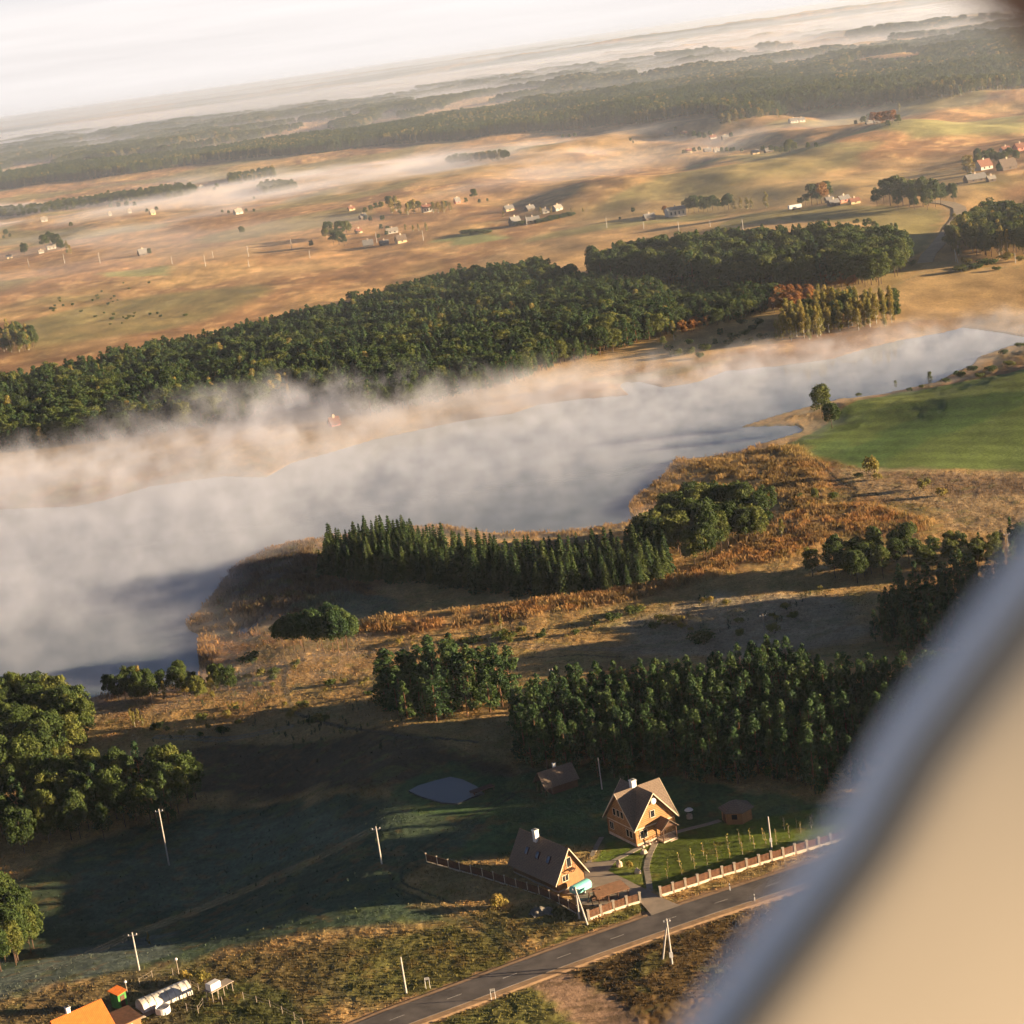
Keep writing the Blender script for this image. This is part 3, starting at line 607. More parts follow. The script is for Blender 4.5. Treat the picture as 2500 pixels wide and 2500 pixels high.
# ================================================================== TREES
def leafquads(cen, nrm, size, rng, aspect=1.0, jit=.55):
    """one small leaf clump quad per centre"""
    n = len(cen); nn = nrm + rng.normal(0, jit, (n, 3)); nn /= np.linalg.norm(nn, axis=1)[:, None]+1e-9
    r = rng.normal(0, 1, (n, 3)); u = np.cross(nn, r); u /= np.linalg.norm(u, axis=1)[:, None]+1e-9; v = np.cross(nn, u)
    sz = (size*(.6+.8*rng.random(n)))[:, None] if np.ndim(size) == 0 else (size*(.6+.8*rng.random(n)))[:, None]
    u = u*sz; v = v*sz*aspect
    vs = np.stack([cen-u-v*.6, cen+u*.7-v, cen+u+v*.7, cen-u*.6+v], 1).reshape(-1, 3)
    q = np.arange(4*n).reshape(n, 4); return vs, q
def clumpcloud(C_, Rr, nper, rng, flatz=.75):
    """points on the shells of ellipsoid clumps"""
    pts = []; nr = []; tn = []
    for c, r in zip(C_, Rr):
        k = max(6, int(nper*r*r)); d = rng.normal(0, 1, (k, 3)); d /= np.linalg.norm(d, axis=1)[:, None]
        d[:, 2] = np.abs(d[:, 2])*np.where(rng.random(k) < .75, 1, -1)
        rad = r*(.72+.4*rng.random(k))[:, None]
        pts.append(np.asarray(c)+d*rad*np.array([1, 1, flatz])); nr.append(d); tn.append(np.full(k, rng.random())*.7+.3*rng.random(k))
    return np.concatenate(pts), np.concatenate(nr), np.concatenate(tn)
def crown_mesh(kind, h, wd, seed):
    rng = np.random.default_rng(seed)
    if kind == 'pine':            # open rounded cone of tufted branches
        cs = []; rs = []
        for k in range(38):
            f = rng.random()**.8; z = h*(.08+.88*f); R = wd*.5*(1.02-f**1.6*.85)*(.6+.5*rng.random()); a = rng.random()*6.28
            cs.append((math.cos(a)*R*.75, math.sin(a)*R*.75, z)); rs.append(wd*(.10+.09*rng.random())*(1.25-.5*f))
        cs.append((0, 0, h*.97)); rs.append(wd*.09)
        p, n, tn = clumpcloud(cs, rs, 95, rng, 1.0); sz = .17
    elif kind == 'umbrella':      # old pine: bare red stem, wide flat top
        cs = []; rs = []
        for k in range(44):
            a = rng.random()*6.28; R = wd*.42*math.sqrt(rng.random()); z = h*(.93-.22*(R/(wd*.42))**2-.34*rng.random())
            cs.append((math.cos(a)*R, math.sin(a)*R, z)); rs.append(wd*(.12+.08*rng.random()))
        p, n, tn = clumpcloud(cs, rs, 80, rng, .8); sz = .2
    elif kind == 'spruce':
        P = []; Nn = []; T_ = []
        lev = 17
        for i in range(lev):
            f = i/(lev-1); z = h*(.06+.90*f); R = wd*.5*(1-f)**.85+.12; nb = int(6+8*(1-f)); a0 = rng.random()*6.28
            for b_ in range(nb):
                a = a0+6.283*b_/nb+rng.normal(0, .15); rr = R*(.75+.4*rng.random()); k = int(5+9*rr); s = np.sqrt(rng.random(k)); dz = -.38*s*rr+rng.normal(0, .07, k)+.12
                P.append(np.stack([np.cos(a)*rr*s+rng.normal(0, .1, k), np.sin(a)*rr*s+rng.normal(0, .1, k), z+dz], 1))
                Nn.append(np.tile([math.cos(a)*.8, math.sin(a)*.8, .7], (k, 1))); T_.append(np.full(k, .25+.5*rng.random())+.3*s)
        P.append(np.stack([rng.normal(0, .05, 12), rng.normal(0, .05, 12), h*(.9+.12*rng.random(12))], 1)); Nn.append(np.tile([.1, .1, 1.], (12, 1))); T_.append(np.full(12, .6))
        p = np.concatenate(P); n = np.concatenate(Nn); tn = np.concatenate(T_); sz = .2
    elif kind == 'birch':         # narrow airy column
        cs = []; rs = []
        for k in range(30):
            f = rng.random(); z = h*(.08+.88*f); R = wd*.5*math.sin(math.pi*min(1, .18+f*.84))**.7; a = rng.random()*6.28; q_ = rng.random()
            cs.append((math.cos(a)*R*.7*q_, math.sin(a)*R*.7*q_, z)); rs.append(wd*(.13+.10*rng.random()))
        p, n, tn = clumpcloud(cs, rs, 85, rng, 1.1); sz = .17
    elif kind == 'bush':
        cs = []; rs = []
        for k in range(16):
            a = rng.random()*6.28; R = wd*.36*math.sqrt(rng.random()); cs.append((math.cos(a)*R, math.sin(a)*R, h*(.25+.45*rng.random()*(1-(R/wd)**2)))); rs.append(wd*(.14+.07*rng.random()))
        p, n, tn = clumpcloud(cs, rs, 130, rng, .9); p[:, 2] = np.maximum(p[:, 2], .03); sz = .12
    elif kind == 'juniper':
        cs = [(rng.normal(0, wd*.12), rng.normal(0, wd*.12), h*f) for f in np.linspace(.15, .9, 8)]; rs = [wd*(.36-.26*f) for f in np.linspace(.05, .9, 8)]
        p, n, tn = clumpcloud(cs, rs, 130, rng, 1.3); sz = .10
    else:                         # broadleaf: lobed round crown with gaps
        cs = []; rs = []
        for k in range(42):
            d = rng.normal(0, 1, 3); d /= np.linalg.norm(d); d[2] = d[2] if d[2] > -.55 else -d[2]
            rr = (.62+.38*rng.random()); cs.append((d[0]*wd*.38*rr, d[1]*wd*.38*rr, h*.52+d[2]*h*.40*rr)); rs.append(wd*(.11+.07*rng.random()))
        p, n, tn = clumpcloud(cs, rs, 70, rng, .85); sz = .2
    tn = tn*.8+.2*rng.random(len(tn))
    vs, qd = leafquads(p, n, sz, rng, .8)
    return vs, qd, tn
def limb_builder(kind, h, wd, mat, seed):
    rng = random.Random(seed); m = MB()
    r = .035*h**.8*.55
    if kind in ('bush', 'juniper'):
        for k in range(4):
            a = rng.random()*6.28; m.tube((0, 0, -.3), (math.cos(a)*wd*.22, math.sin(a)*wd*.22, h*.6), .05, .02, mat, 5)
        return m
    top = h*(.95 if kind in ('spruce', 'pine', 'birch') else .82)
    lean = (rng.uniform(-.2, .2), rng.uniform(-.2, .2))
    mid = (lean[0], lean[1], top*.5)
    m.tube((0, 0, -.6), mid, r*1.25, r*.8, mat, 7, False); m.tube(mid, (lean[0]*1.4, lean[1]*1.4, top), r*.8, r*.18, mat, 6, False)
    nb = 9 if kind in ('broadleaf', 'umbrella') else 6
    z0 = {'umbrella': .6, 'broadleaf': .28, 'spruce': .2}.get(kind, .3)
    for k in range(nb):
        f = z0+(.85-z0)*k/nb; a = rng.random()*6.28; L = wd*.36*(1-.35*f)
        m.tube((lean[0], lean[1], top*f), (math.cos(a)*L, math.sin(a)*L, top*f+L*(.6 if kind != 'spruce' else -.1)), r*.35, r*.1, mat, 5, False)
    return m
PROTO = {}
def protos(key, kind, h, wd, leafm, barkm, seeds):
    """variant meshes of a tree, unit data shared by every copy"""
    out = []
    for s in seeds:
        vs, qd, tn = crown_mesh(kind, h, wd, s)
        cm = arrmesh('crown', vs, qd, [leafm], tint=tn)
        tm = limb_builder(kind, h, wd, barkm, s).build('trunk'); tme = tm.data; bpy.data.objects.remove(tm)
        out.append((cm, tme))
    PROTO[key] = (out, h)
protos('pine', 'pine', 12, 4.4, M['pine'], M['pinebark'], (1, 2, 3, 4))
protos('umbrella', 'umbrella', 11, 8.5, M['pine'], M['pinebark'], (5, 6))
protos('spruce', 'spruce', 12, 4.6, M['spruce'], M['bark'], (7, 8, 9))
protos('broadleaf', 'broadleaf', 13, 9.5, M['broadleaf'], M['bark'], (10, 11, 12))
protos('birch', 'birch', 12, 4.6, M['birch'], M['birchbark'], (13, 14))
protos('autumn', 'broadleaf', 10, 8, M['rust'], M['bark'], (15, 16))
protos('bush', 'bush', 2.2, 3.8, M['broadleaf'], M['bark'], (17, 18))
protos('goldbush', 'bush', 2.2, 3.4, M['birch'], M['bark'], (19, 20))
protos('juniper', 'juniper', 2.0, 1.1, M['juniper'], M['bark'], (21, 22))
NAMES = dict(pine='pine_tree', umbrella='pine_tree', spruce='spruce_tree', broadleaf='broadleaf_tree', birch='birch_tree', autumn='autumn_tree', bush='bush', goldbush='bush', juniper='juniper_bush')
CATS = dict(pine='tree', umbrella='tree', spruce='tree', broadleaf='tree', birch='tree', autumn='tree', bush='bush', goldbush='bush', juniper='bush')
HTS = {k: v[1] for k, v in PROTO.items()}
FIRST = {}
def tree(key, x, y, h, wide=1.0, label=None, group=None, z=None, name=None):
    var, hh = PROTO[key]; i = random.randrange(len(var)); s = h/hh
    if z is None: z = GZ(x, y)
    r = empty(name or NAMES[key], (x, y, z), random.random()*6.28, label, CATS[key], group)
    r.scale = (s*wide, s*wide, s)
    c = bpy.data.objects.new('crown', var[i][0]); t_ = bpy.data.objects.new('trunk', var[i][1])
    for q_ in (c, t_): COL.objects.link(q_); q_.parent = r
    FIRST.setdefault((key, i), (c, t_))
    return r
def in_frame(x, y, z, h, m=25):
    a = proj(x, y, z); b = proj(x, y, z+h)
    return (a[0] > -m) & (a[0] < 2500+m) & (b[1] < 2500+m) & (a[1] > -m)
WING = [(2530, 1290), (2350, 1540), (2190, 1800), (2070, 2026), (1900, 2250), (1700, 2530), (2600, 2600)]
WINGP = np.array(WING, float)
stuffpts = {}      # key -> list of (x,y,z,s,w,variant)
def fill(poly, spacing, seed, jitter=.42):
    rng = np.random.default_rng(seed); mn = poly.min(0); mx = poly.max(0)
    gx, gy = np.meshgrid(np.arange(mn[0], mx[0]+spacing, spacing), np.arange(mn[1], mx[1]+spacing, spacing*.88))
    gx[1::2] += spacing/2
    gx = gx.ravel()+rng.uniform(-jitter, jitter, gx.size)*spacing; gy = gy.ravel()+rng.uniform(-jitter, jitter, gy.size)*spacing
    d = sdf(gx, gy, poly); m = d < 0
    gx, gy = gx[m], gy[m]; dl = sdf_box(gx, gy, LAKE, 20); m = dl > 2
    return gx[m], gy[m]
cand = {}          # key -> list of dict (candidates for individuals)
def wood(pts, spacing, mix, hr, wide, label, group, seed, hidden=False, hfun=None):
    """mix = {key: share}"""
    P = polyD(pts); gx, gy = fill(P, spacing, seed); rng = np.random.default_rng(seed+500)
    z = land(gx, gy); ks = list(mix); ws = np.array([mix[k] for k in ks]); pick = rng.choice(len(ks), len(gx), p=ws/ws.sum())
    gn = fbm(gx/14, gy/14, seed, 2)
    for i in range(len(gx)):
        k = ks[pick[i]]; h = rng.uniform(*hr)*(.8+.4*gn[i])
        if hfun: h *= hfun(gx[i], gy[i])
        cand.setdefault(k, []).append((gx[i], gy[i], float(z[i]), h, wide*rng.uniform(.85, 1.15), label[k] if isinstance(label, dict) else label, group[k] if isinstance(group, dict) else group))
PW = 'dark green pine crowded into the wood right behind the log house'
wood([(965,1400),(1010,1352),(1100,1335),(1300,1320),(1450,1308),(1620,1310),(1760,1330),(1720,1400),(1620,1478),(1540,1490),(1450,1482),(1300,1478),(1150,1472),(1000,1450)],
     2.8, {'pine': 1}, (6.3, 11), 1.0, PW, 'pines in the wood behind the log house', 1)
wood([(1700,1400),(1760,1330),(1990,1330),(1990,1385),(1800,1395),(1720,1420)], 4.2, {'pine': .6, 'broadleaf': .4}, (9, 13), 1, {'pine': PW, 'broadleaf': 'x'}, 'pines in the wood behind the log house', 2)
wood([(715,1352),(745,1315),(850,1298),(960,1305),(980,1335),(900,1352),(800,1365)], 4.2, {'pine': 1}, (9.5, 12), 1.3, 'bushy dark pine in the round clump at the left end of the pine wood', 'pines in the round clump', 3)
wood([(515,1225),(550,1208),(620,1208),(668,1222),(650,1234),(580,1234)], 3.6, {'umbrella': 1}, (8.5, 10), .75, 'flat topped pine with bare reddish trunk in the grove near the creek', 'flat topped pines near the creek', 4)
LW = 'round crowned leafy tree massed in the woods at the left edge'
LG = 'leafy trees in the left edge woods'
wood([(-30,1500),(-30,1362),(60,1345),(160,1352),(175,1400),(150,1450),(60,1490)], 5.2, {'broadleaf': 1}, (9.5, 12), .95, LW, LG, 5)
wood([(-30,1630),(-30,1540),(60,1495),(200,1480),(330,1490),(375,1510),(330,1562),(180,1590),(60,1615)], 4.6, {'broadleaf': .75, 'pine': .25}, (8, 10.5), .85, {'broadleaf': LW, 'pine': 'dark pine among the leafy trees at the left edge'}, {'broadleaf': LG, 'pine': 'pines among the left edge woods'}, 6)
wood([(-40,1850),(-40,1740),(40,1725),(100,1745),(85,1790),(30,1830)], 4.8, {'broadleaf': 1}, (8, 10.5), .85, 'big leafy tree in the lowest clump at the left edge beside the dark field', 'trees of the lowest left clump', 7)
wood([(190,1322),(240,1298),(330,1295),(430,1303),(440,1320),(350,1328),(250,1338)], 4.6, {'broadleaf': .9, 'birch': .1}, (5.5, 8), .8, {'broadleaf': 'low leafy tree in the hedge like row between lake and left wood', 'birch': 'yellowing slim tree in the row between lake and left wood'}, {'broadleaf': 'low trees between lake and left wood', 'birch': 'slim trees between lake and left wood'}, 8)
wood([(605,1092),(620,1066),(700,1032),(790,1035),(850,1062),(1000,1068),(1190,1064),(1240,1074),(1280,1085),(1200,1115),(1050,1128),(900,1118),(760,1100)], 3.5, {'spruce': 1}, (7.5, 12), 1.12, 'pointed dark spruce in the dense plantation on the lake spit', 'spruces of the lake spit plantation', 9)
wood([(1195,1060),(1230,1015),(1290,990),(1400,990),(1450,1012),(1420,1036),(1300,1076)], 5.4, {'broadleaf': 1}, (11, 14), .85, 'leafy alder at the right end of the spruce plantation', 'alders at the end of the spruce plantation', 10)
wood([(1525,1092),(1560,1066),(1650,1052),(1720,1062),(1700,1092),(1600,1102)], 5, {'broadleaf': 1}, (8, 10.5), .9, 'dark leafy tree in the shaded thicket below the rust coloured marsh', 'trees of the shaded thicket', 11)
wood([(1700,1065),(1800,1042),(1960,1012),(1990,1060),(1830,1086),(1740,1084)], 5, {'broadleaf': .8, 'pine': .2}, (5, 7), .95, 'dark leafy tree in the shaded wood by the pale aircraft edge', 'trees of the shaded right edge wood', 12)
wood([(1640,1205),(1700,1125),(1800,1100),(1932,1085),(2000,1090),(2000,1200),(1860,1240),(1700,1240)], 4.0, {'pine': 1}, (6.5, 9), 1, 'dark pine in the shaded wood by the pale aircraft edge', 'pines of the shaded right edge wood', 13)
wood([(1990,1100),(2150,1060),(2150,1500),(1980,1500)], 7, {'pine': .6, 'broadleaf': .4}, (13, 18), 1.1, 'x', 'x', 14)
FW_ = {'pine': 'green pine in the big mixed wood on the far side of the lake', 'broadleaf': 'leafy tree in the big mixed wood on the far side of the lake', 'birch': 'golden birch standing out in the big wood across the lake', 'autumn': 'rust leaved tree at the right end of the wood across the lake'}
FG_ = {'pine': 'pines in the wood across the lake', 'broadleaf': 'leafy trees in the wood across the lake', 'birch': 'golden birches in the wood across the lake', 'autumn': 'rust leaved trees across the lake'}
wood([(-60,760),(0,748),(150,715),(340,672),(500,634),(640,604),(740,574),(830,544),(1000,524),(1110,546),(1220,558),(1400,552),(1490,572),(1400,606),(1300,622),(1180,657),(1040,697),(980,724),(850,757),(700,787),(620,770),(560,752),(500,790),(430,800),(330,815),(150,838),(-60,862)], 4.7, {'pine': .72, 'broadleaf': .26, 'birch': .012}, (9, 13.5), 1.25, FW_, FG_, 15,
     hfun=lambda x, y: 1.0 if x < 90 else .72)
wood([(1112,522),(1200,502),(1300,488),(1500,478),(1640,472),(1715,490),(1720,510),(1650,545),(1550,548),(1400,548),(1250,545),(1130,540)], 7, {'broadleaf': .72, 'pine': .28}, (14, 19), .95, FW_, FG_, 16)
wood([(1555,548),(1600,520),(1650,508),(1665,515),(1620,545)], 5, {'autumn': 1}, (6, 9), .9, FW_, FG_, 17)
wood([(1275,628),(1300,610),(1345,600),(1340,616),(1290,634)], 5, {'autumn': 1}, (4, 6), .9, FW_, FG_, 18)
wood([(1445,580),(1480,562),(1530,556),(1540,580),(1470,595)], 5, {'autumn': 1}, (6, 9), .9, FW_, FG_, 19)
wood([(1450,645),(1500,606),(1560,582),(1640,592),(1690,588),(1690,612),(1600,627),(1520,642)], 5.6, {'birch': .8, 'broadleaf': .2}, (9, 14), 1, {'birch': 'tall golden green birch in the row above the far lake shore', 'broadleaf': 'green tree among the golden birches above the far lake shore'}, {'birch': 'birches above the far shore', 'broadleaf': 'green trees among the birches above the far shore'}, 20)
wood([(1785,480),(1800,458),(1860,432),(1932,424),(1990,430),(1990,482),(1860,487)], 7, {'broadleaf': .8, 'birch': .2}, (12, 17), .95, 'leafy tree in the wood right of the curving dirt road', 'trees right of the curving dirt road', 21)
wood([(-30,662),(-30,645),(40,642),(72,656),(40,668)], 6, {'broadleaf': .6, 'birch': .4}, (9, 13), .9, 'green and gold tree in the small clump in the dry field at the left edge', 'trees of the small clump in the dry field', 22)
# scattered trees with look of their own
def single(key, px, py, h, wide, label, group=None, cat=None):
    p = D(px, py); return tree(key, p.x, p.y, h, wide, label, group)
single('broadleaf', 1552, 790, 13, .9, 'taller of two dark trees where the reed spit meets the green field')
single('broadleaf', 1570, 808, 9.5, 1.0, 'shorter rounder tree below its taller twin at the green field corner')
single('goldbush', 1642, 897, 6.5, .55, 'golden brown tall bush alone below the green field')
single('bush', 1620, 900, 1.6, 1.2, 'low green bush at the foot of the golden tall bush')
single('goldbush', 1655, 905, 2.0, 1.0, 'low golden bush right of the golden tall bush')
single('broadleaf', 1450, 972, 9.5, .9, 'big dark round tree just right of the spruce plantation end')
single('broadleaf', 1538, 946, 4.2, .9, 'small round tree right of the big dark tree on the marsh')
single('bush', 1573, 940, 2.2, .9, 'low bush right of the small round tree on the marsh')
single('bush', 1506, 940, 1.8, .9, 'low bush between two round trees on the marsh')
single('birch', 1476, 1012, 5, 1.2, 'slim pale tree standing in the rust marsh grass')
single('goldbush', 1742, 922, 3.6, .8, 'brown bush on the pale rough field near the right edge, left of a pair')
single('goldbush', 1778, 935, 2.6, 1.1, 'orange brown bush on the pale rough field, right of a pair')
single('birch', 547, 762, 9, .7, 'lone golden birch in the clearing of the wood above the mist')
single('goldbush', 585, 772, 2.4, .8, 'small yellow bush beside the white log in the clearing')
single('birch', 1272, 642, 9, 1.0, 'golden tree at the lower right corner of the wood across the lake')
single('broadleaf', 1252, 655, 5, 1.0, 'brownish small tree left of the golden corner tree')
single('broadleaf', 1755, 722, 4.4, .7, 'small dark tree at the lake shore in front of the water, largest of its row')
single('broadleaf', 1690, 732, 3.0, .7, 'tiny tree on the narrow shore path left of the shore row')
for i, (px, py, h, w_, l) in enumerate([(1650,742,2,1,''),(1620,748,1.6,1,''),(1716,738,1.6,1,''),(1740,732,1.6,1,''),(1785,722,2,1,''),(1810,712,2.6,1.2,''),(1835,700,2.4,1.2,''),(1870,700,2.4,1.2,''),(1905,690,2.2,1.3,''),(1850,712,2,1.3,''),(1925,655,2.2,1.3,''),(1895,668,2,1.3,'')]):
    single('bush', px, py, h, w_, 'low green bush on the shore strip between lake and green field', 'bushes on the shore strip')
for px, py, h, w_, k in [(1275,672,2.6,1.2,'bush'),(1300,668,2.4,1.2,'bush'),(1262,662,2.2,1,'bush'),(1330,662,2.8,1.1,'bush'),(1350,655,3,1,'broadleaf'),(1300,650,2,1,'bush'),(1385,640,2.6,1.1,'bush'),(1405,632,2.2,1.1,'bush'),(1420,622,2.0,1.1,'bush'),(1440,640,2.6,1.1,'bush'),(1360,636,3.4,1,'broadleaf'),(1400,612,2.5,1,'bush'),(1430,612,2.2,1.2,'bush'),(1375,650,2.4,1,'bush'),(1412,650,2.4,1,'bush'),(1320,675,2,1,'bush')]:
    single(k, px, py, h*1.3, w_, 'low green shrub on the far shore between birches and pine wood', 'shrubs on the far shore')
for px, py, h, w_, k in [(1812,512,2.6,1.4,'bush'),(1840,508,2.4,1.6,'bush'),(1862,500,2.6,2.2,'bush'),(1880,510,1.5,1.5,'bush'),(1826,498,3,1.2,'goldbush'),(1900,490,3,1.6,'goldbush'),(1925,492,2,1.4,'goldbush'),(1720,502,2.6,1,'bush')]:
    single(k, px, py, h*1.4, w_, 'rounded bush below the wood by the white pole pair', 'bushes below the curving road wood')
for px, py, h, w_, l in [(1158,1172,2.6,1.1,'round green bush on pale meadow, second from left of the meadow row'),(1198,1158,2.4,1.4,'wide green bush on pale meadow, upper one of the meadow row'),(1235,1186,2.3,.9,'round green bush on pale meadow, just left of the brown one'),(1325,1212,3.2,1.3,'widest dark green bush on the pale meadow above the pine wood'),(1124,1178,1.5,1,'smallest green bush at left of the meadow row')]:
    single('bush', px, py, h, w_, l)
for px, py, h, w_, l in [(1272,1178,2.4,1.1,'brown green bush between green meadow bushes'),(1372,1142,1.8,.9,'orange bush at the upper side of the pale meadow'),(1462,1195,2.6,.9,'orange bush right of the meadow pole'),(1395,1200,2,.9,'orange brown bush left of the meadow pole'),(941,1712,2.2,.95,'golden sunlit bush in the dark grass left of the garage'),(985,1195,2.2,.9,'golden green bush in the rust marsh')]:
    single('goldbush', px, py, h, w_, l)
single('bush', 950, 1205, 1.6, 2.6, 'long low dark thicket in the rust marsh grass')
single('bush', 890, 1212, 1.5, 2.0, 'low dark thicket left of the long marsh thicket')
single('birch', 930, 1188, 4, .8, 'left of two small bright yellow trees above the marsh thicket')
single('birch', 946, 1186, 4, .8, 'right of two small bright yellow trees above the marsh thicket')
single('bush', 470, 1250, 2.8, 1.3, 'dark bush left of the flat topped pines')
single('goldbush', 492, 1278, 2.6, .8, 'brown bush standing by the footpath left of the flat topped pines')
single('goldbush', 468, 1283, 1.8, .8, 'small yellow bush left of the brown footpath bush')
single('pine', 898, 1338, 5.5, 1.3, 'short young pine in front of the round pine clump')
single('pine', 1538, 1500, 12, .75, 'tall slim pine at the lower right corner of the pine wood')
for px, py, h in [(255,1372,3.6),(248,1360,3),(262,1362,3.2),(270,1370,2.6)]:
    single('birch', px, py, h, 1.0, 'small yellow green tree in the shade beside the left wood', 'small trees beside the left wood')
# small bushes dotted over the meadows
rng = np.random.default_rng(77)
def dots(pts, n, keys, hr, label, group, seed, wide=1.0):
    P = polyD(pts); rng = np.random.default_rng(seed); mn = P.min(0); mx = P.max(0); c = 0
    while c < n:
        x = rng.uniform(mn[0], mx[0]); y = rng.uniform(mn[1], mx[1])
        if sdf(np.array([x]), np.array([y]), P)[0] > 0: continue
        if fbm(np.array([x/9.]), np.array([y/9.]), seed, 2)[0] < .45: continue
        k = keys[rng.integers(len(keys))]; tree(k, x, y, rng.uniform(*hr), wide*rng.uniform(.7, 1.3), label, group); c += 1
dots([(370,1290),(560,1250),(720,1270),(700,1340),(560,1380),(330,1400),(250,1400),(300,1340)], 95, ['juniper', 'juniper', 'bush', 'goldbush'], (.9, 1.9), 'small juniper or shrub dotted over the meadow above the left dark field', 'small shrubs on the left meadow', 101)
dots([(1180,1150),(1400,1110),(1560,1110),(1580,1170),(1400,1200),(1200,1180)], 55, ['juniper', 'juniper', 'goldbush'], (.8, 1.8), 'small dark juniper dotted over the pale meadow above the pine wood', 'small junipers on the pale meadow', 102)
dots([(680,1210),(900,1180),(1130,1170),(1100,1210),(900,1230),(700,1240)], 26, ['bush', 'goldbush'], (.7, 1.4), 'low shrub along the edge of the rust coloured marsh', 'shrubs along the rust marsh', 103)
dots([(560,1350),(900,1370),(880,1450),(450,1440),(420,1400)], 34, ['juniper'], (.8, 1.6), 'small dark juniper in the shaded meadow below the round pine clump', 'junipers in the shaded meadow', 104)
# individuals: the ones that show largest, the rest one mass
LIM = dict(pine=250, spruce=290, broadleaf=250, birch=110, autumn=60, umbrella=60, bush=200)
seg_specs = []
for key, lst in cand.items():
    A = np.array([(c[0], c[1], c[2], c[3]) for c in lst]); px, py, dd = proj(A[:, 0], A[:, 1], A[:, 2]+A[:, 3]*.7)
    ok = in_frame(A[:, 0], A[:, 1], A[:, 2], A[:, 3], -5) & (sdf(px, py, WINGP) > 20)
    size = np.where(ok, A[:, 3]/dd, 0)
    order = np.argsort(-size)
    # a tree deep inside a wood is hidden: prefer the ones nobody stands in front of
    take = set([i for i in order[:LIM.get(key, 200)] if size[i] > 0])
    for i, c in enumerate(lst):
        if c[5] == 'x' or i not in take:
            stuffpts.setdefault(key, []).append((c[0], c[1], c[2], c[3]/HTS[key], c[4]))
        else: tree(key, c[0], c[1], c[3], c[4], c[5], c[6], z=c[2])
# ---------- one-object woods (geometry nodes on the meshes of real trees)
def gn_wood(name, data, sources, label=None):
    pts = np.array([(d[0], d[1], d[2]) for d in data], np.float32)
    me = bpy.data.meshes.new(name); me.vertices.add(len(pts)); me.vertices.foreach_set('co', pts.ravel())
    a = me.attributes.new('sc', 'FLOAT_VECTOR', 'POINT'); a.data.foreach_set('vector', np.array([(d[3]*d[4], d[3]*d[4], d[3]) for d in data], np.float32).ravel())
    a = me.attributes.new('rz', 'FLOAT_VECTOR', 'POINT'); r = RNG.random(len(pts))*6.28; a.data.foreach_set('vector', np.stack([r*0, r*0, r], 1).astype(np.float32).ravel())
    a = me.attributes.new('vi', 'INT', 'POINT'); a.data.foreach_set('value', (np.array([d[5] for d in data], np.int32)))
    o = bpy.data.objects.new(name, me); COL.objects.link(o); tag(o, label, kind='stuff')
    ng = bpy.data.node_groups.new(name, 'GeometryNodeTree'); ng.interface.new_socket('Geometry', in_out='INPUT', socket_type='NodeSocketGeometry'); ng.interface.new_socket('Geometry', in_out='OUTPUT', socket_type='NodeSocketGeometry')
    gi = ng.nodes.new('NodeGroupInput'); go = ng.nodes.new('NodeGroupOutput'); ip = ng.nodes.new('GeometryNodeInstanceOnPoints')
    jn = ng.nodes.new('GeometryNodeJoinGeometry'); socks = []
    for c, t_ in sources:
        j = ng.nodes.new('GeometryNodeJoinGeometry'); gti = ng.nodes.new('GeometryNodeGeometryToInstance')
        for ob in ((c, t_) if t_ else (c,)):
            oi = ng.nodes.new('GeometryNodeObjectInfo'); oi.transform_space = 'ORIGINAL'; oi.inputs['Object'].default_value = ob; oi.inputs['As Instance'].default_value = False
            ng.links.new(oi.outputs['Geometry'], j.inputs[0])
        ng.links.new(j.outputs[0], gti.inputs[0]); socks.append(gti.outputs[0])
    for s_ in reversed(socks): ng.links.new(s_, jn.inputs[0])
    ng.links.new(gi.outputs[0], ip.inputs['Points']); ng.links.new(jn.outputs[0], ip.inputs['Instance']); ip.inputs['Pick Instance'].default_value = True
    for nm, ty, so_ in (('sc', 'FLOAT_VECTOR', 'Scale'), ('rz', 'FLOAT_VECTOR', 'Rotation'), ('vi', 'INT', 'Instance Index')):
        at = ng.nodes.new('GeometryNodeInputNamedAttribute'); at.data_type = ty; at.inputs[0].default_value = nm
        out = [q for q in at.outputs if q.enabled and q.name == 'Attribute'][0]
        if so_ == 'Rotation':
            er = ng.nodes.new('FunctionNodeEulerToRotation'); ng.links.new(out, er.inputs[0]); out = er.outputs[0]
        ng.links.new(out, ip.inputs[so_])
    ng.links.new(ip.outputs[0], go.inputs[0])
    md = o.modifiers.new('scatter', 'NODES'); md.node_group = ng
    return o
SRC = []; SIDX = {}
for (k, i), v in FIRST.items(): SIDX.setdefault(k, []).append(len(SRC)); SRC.append(v)
allp = []
for k, l in stuffpts.items():
    for d in l: allp.append((*d, random.choice(SIDX[k])))
print('stuff trees', len(allp), {k: len(v) for k, v in cand.items()})
gn_wood('woodland', allp, SRC, 'dense mixed pine and leafy woodland across the lake')
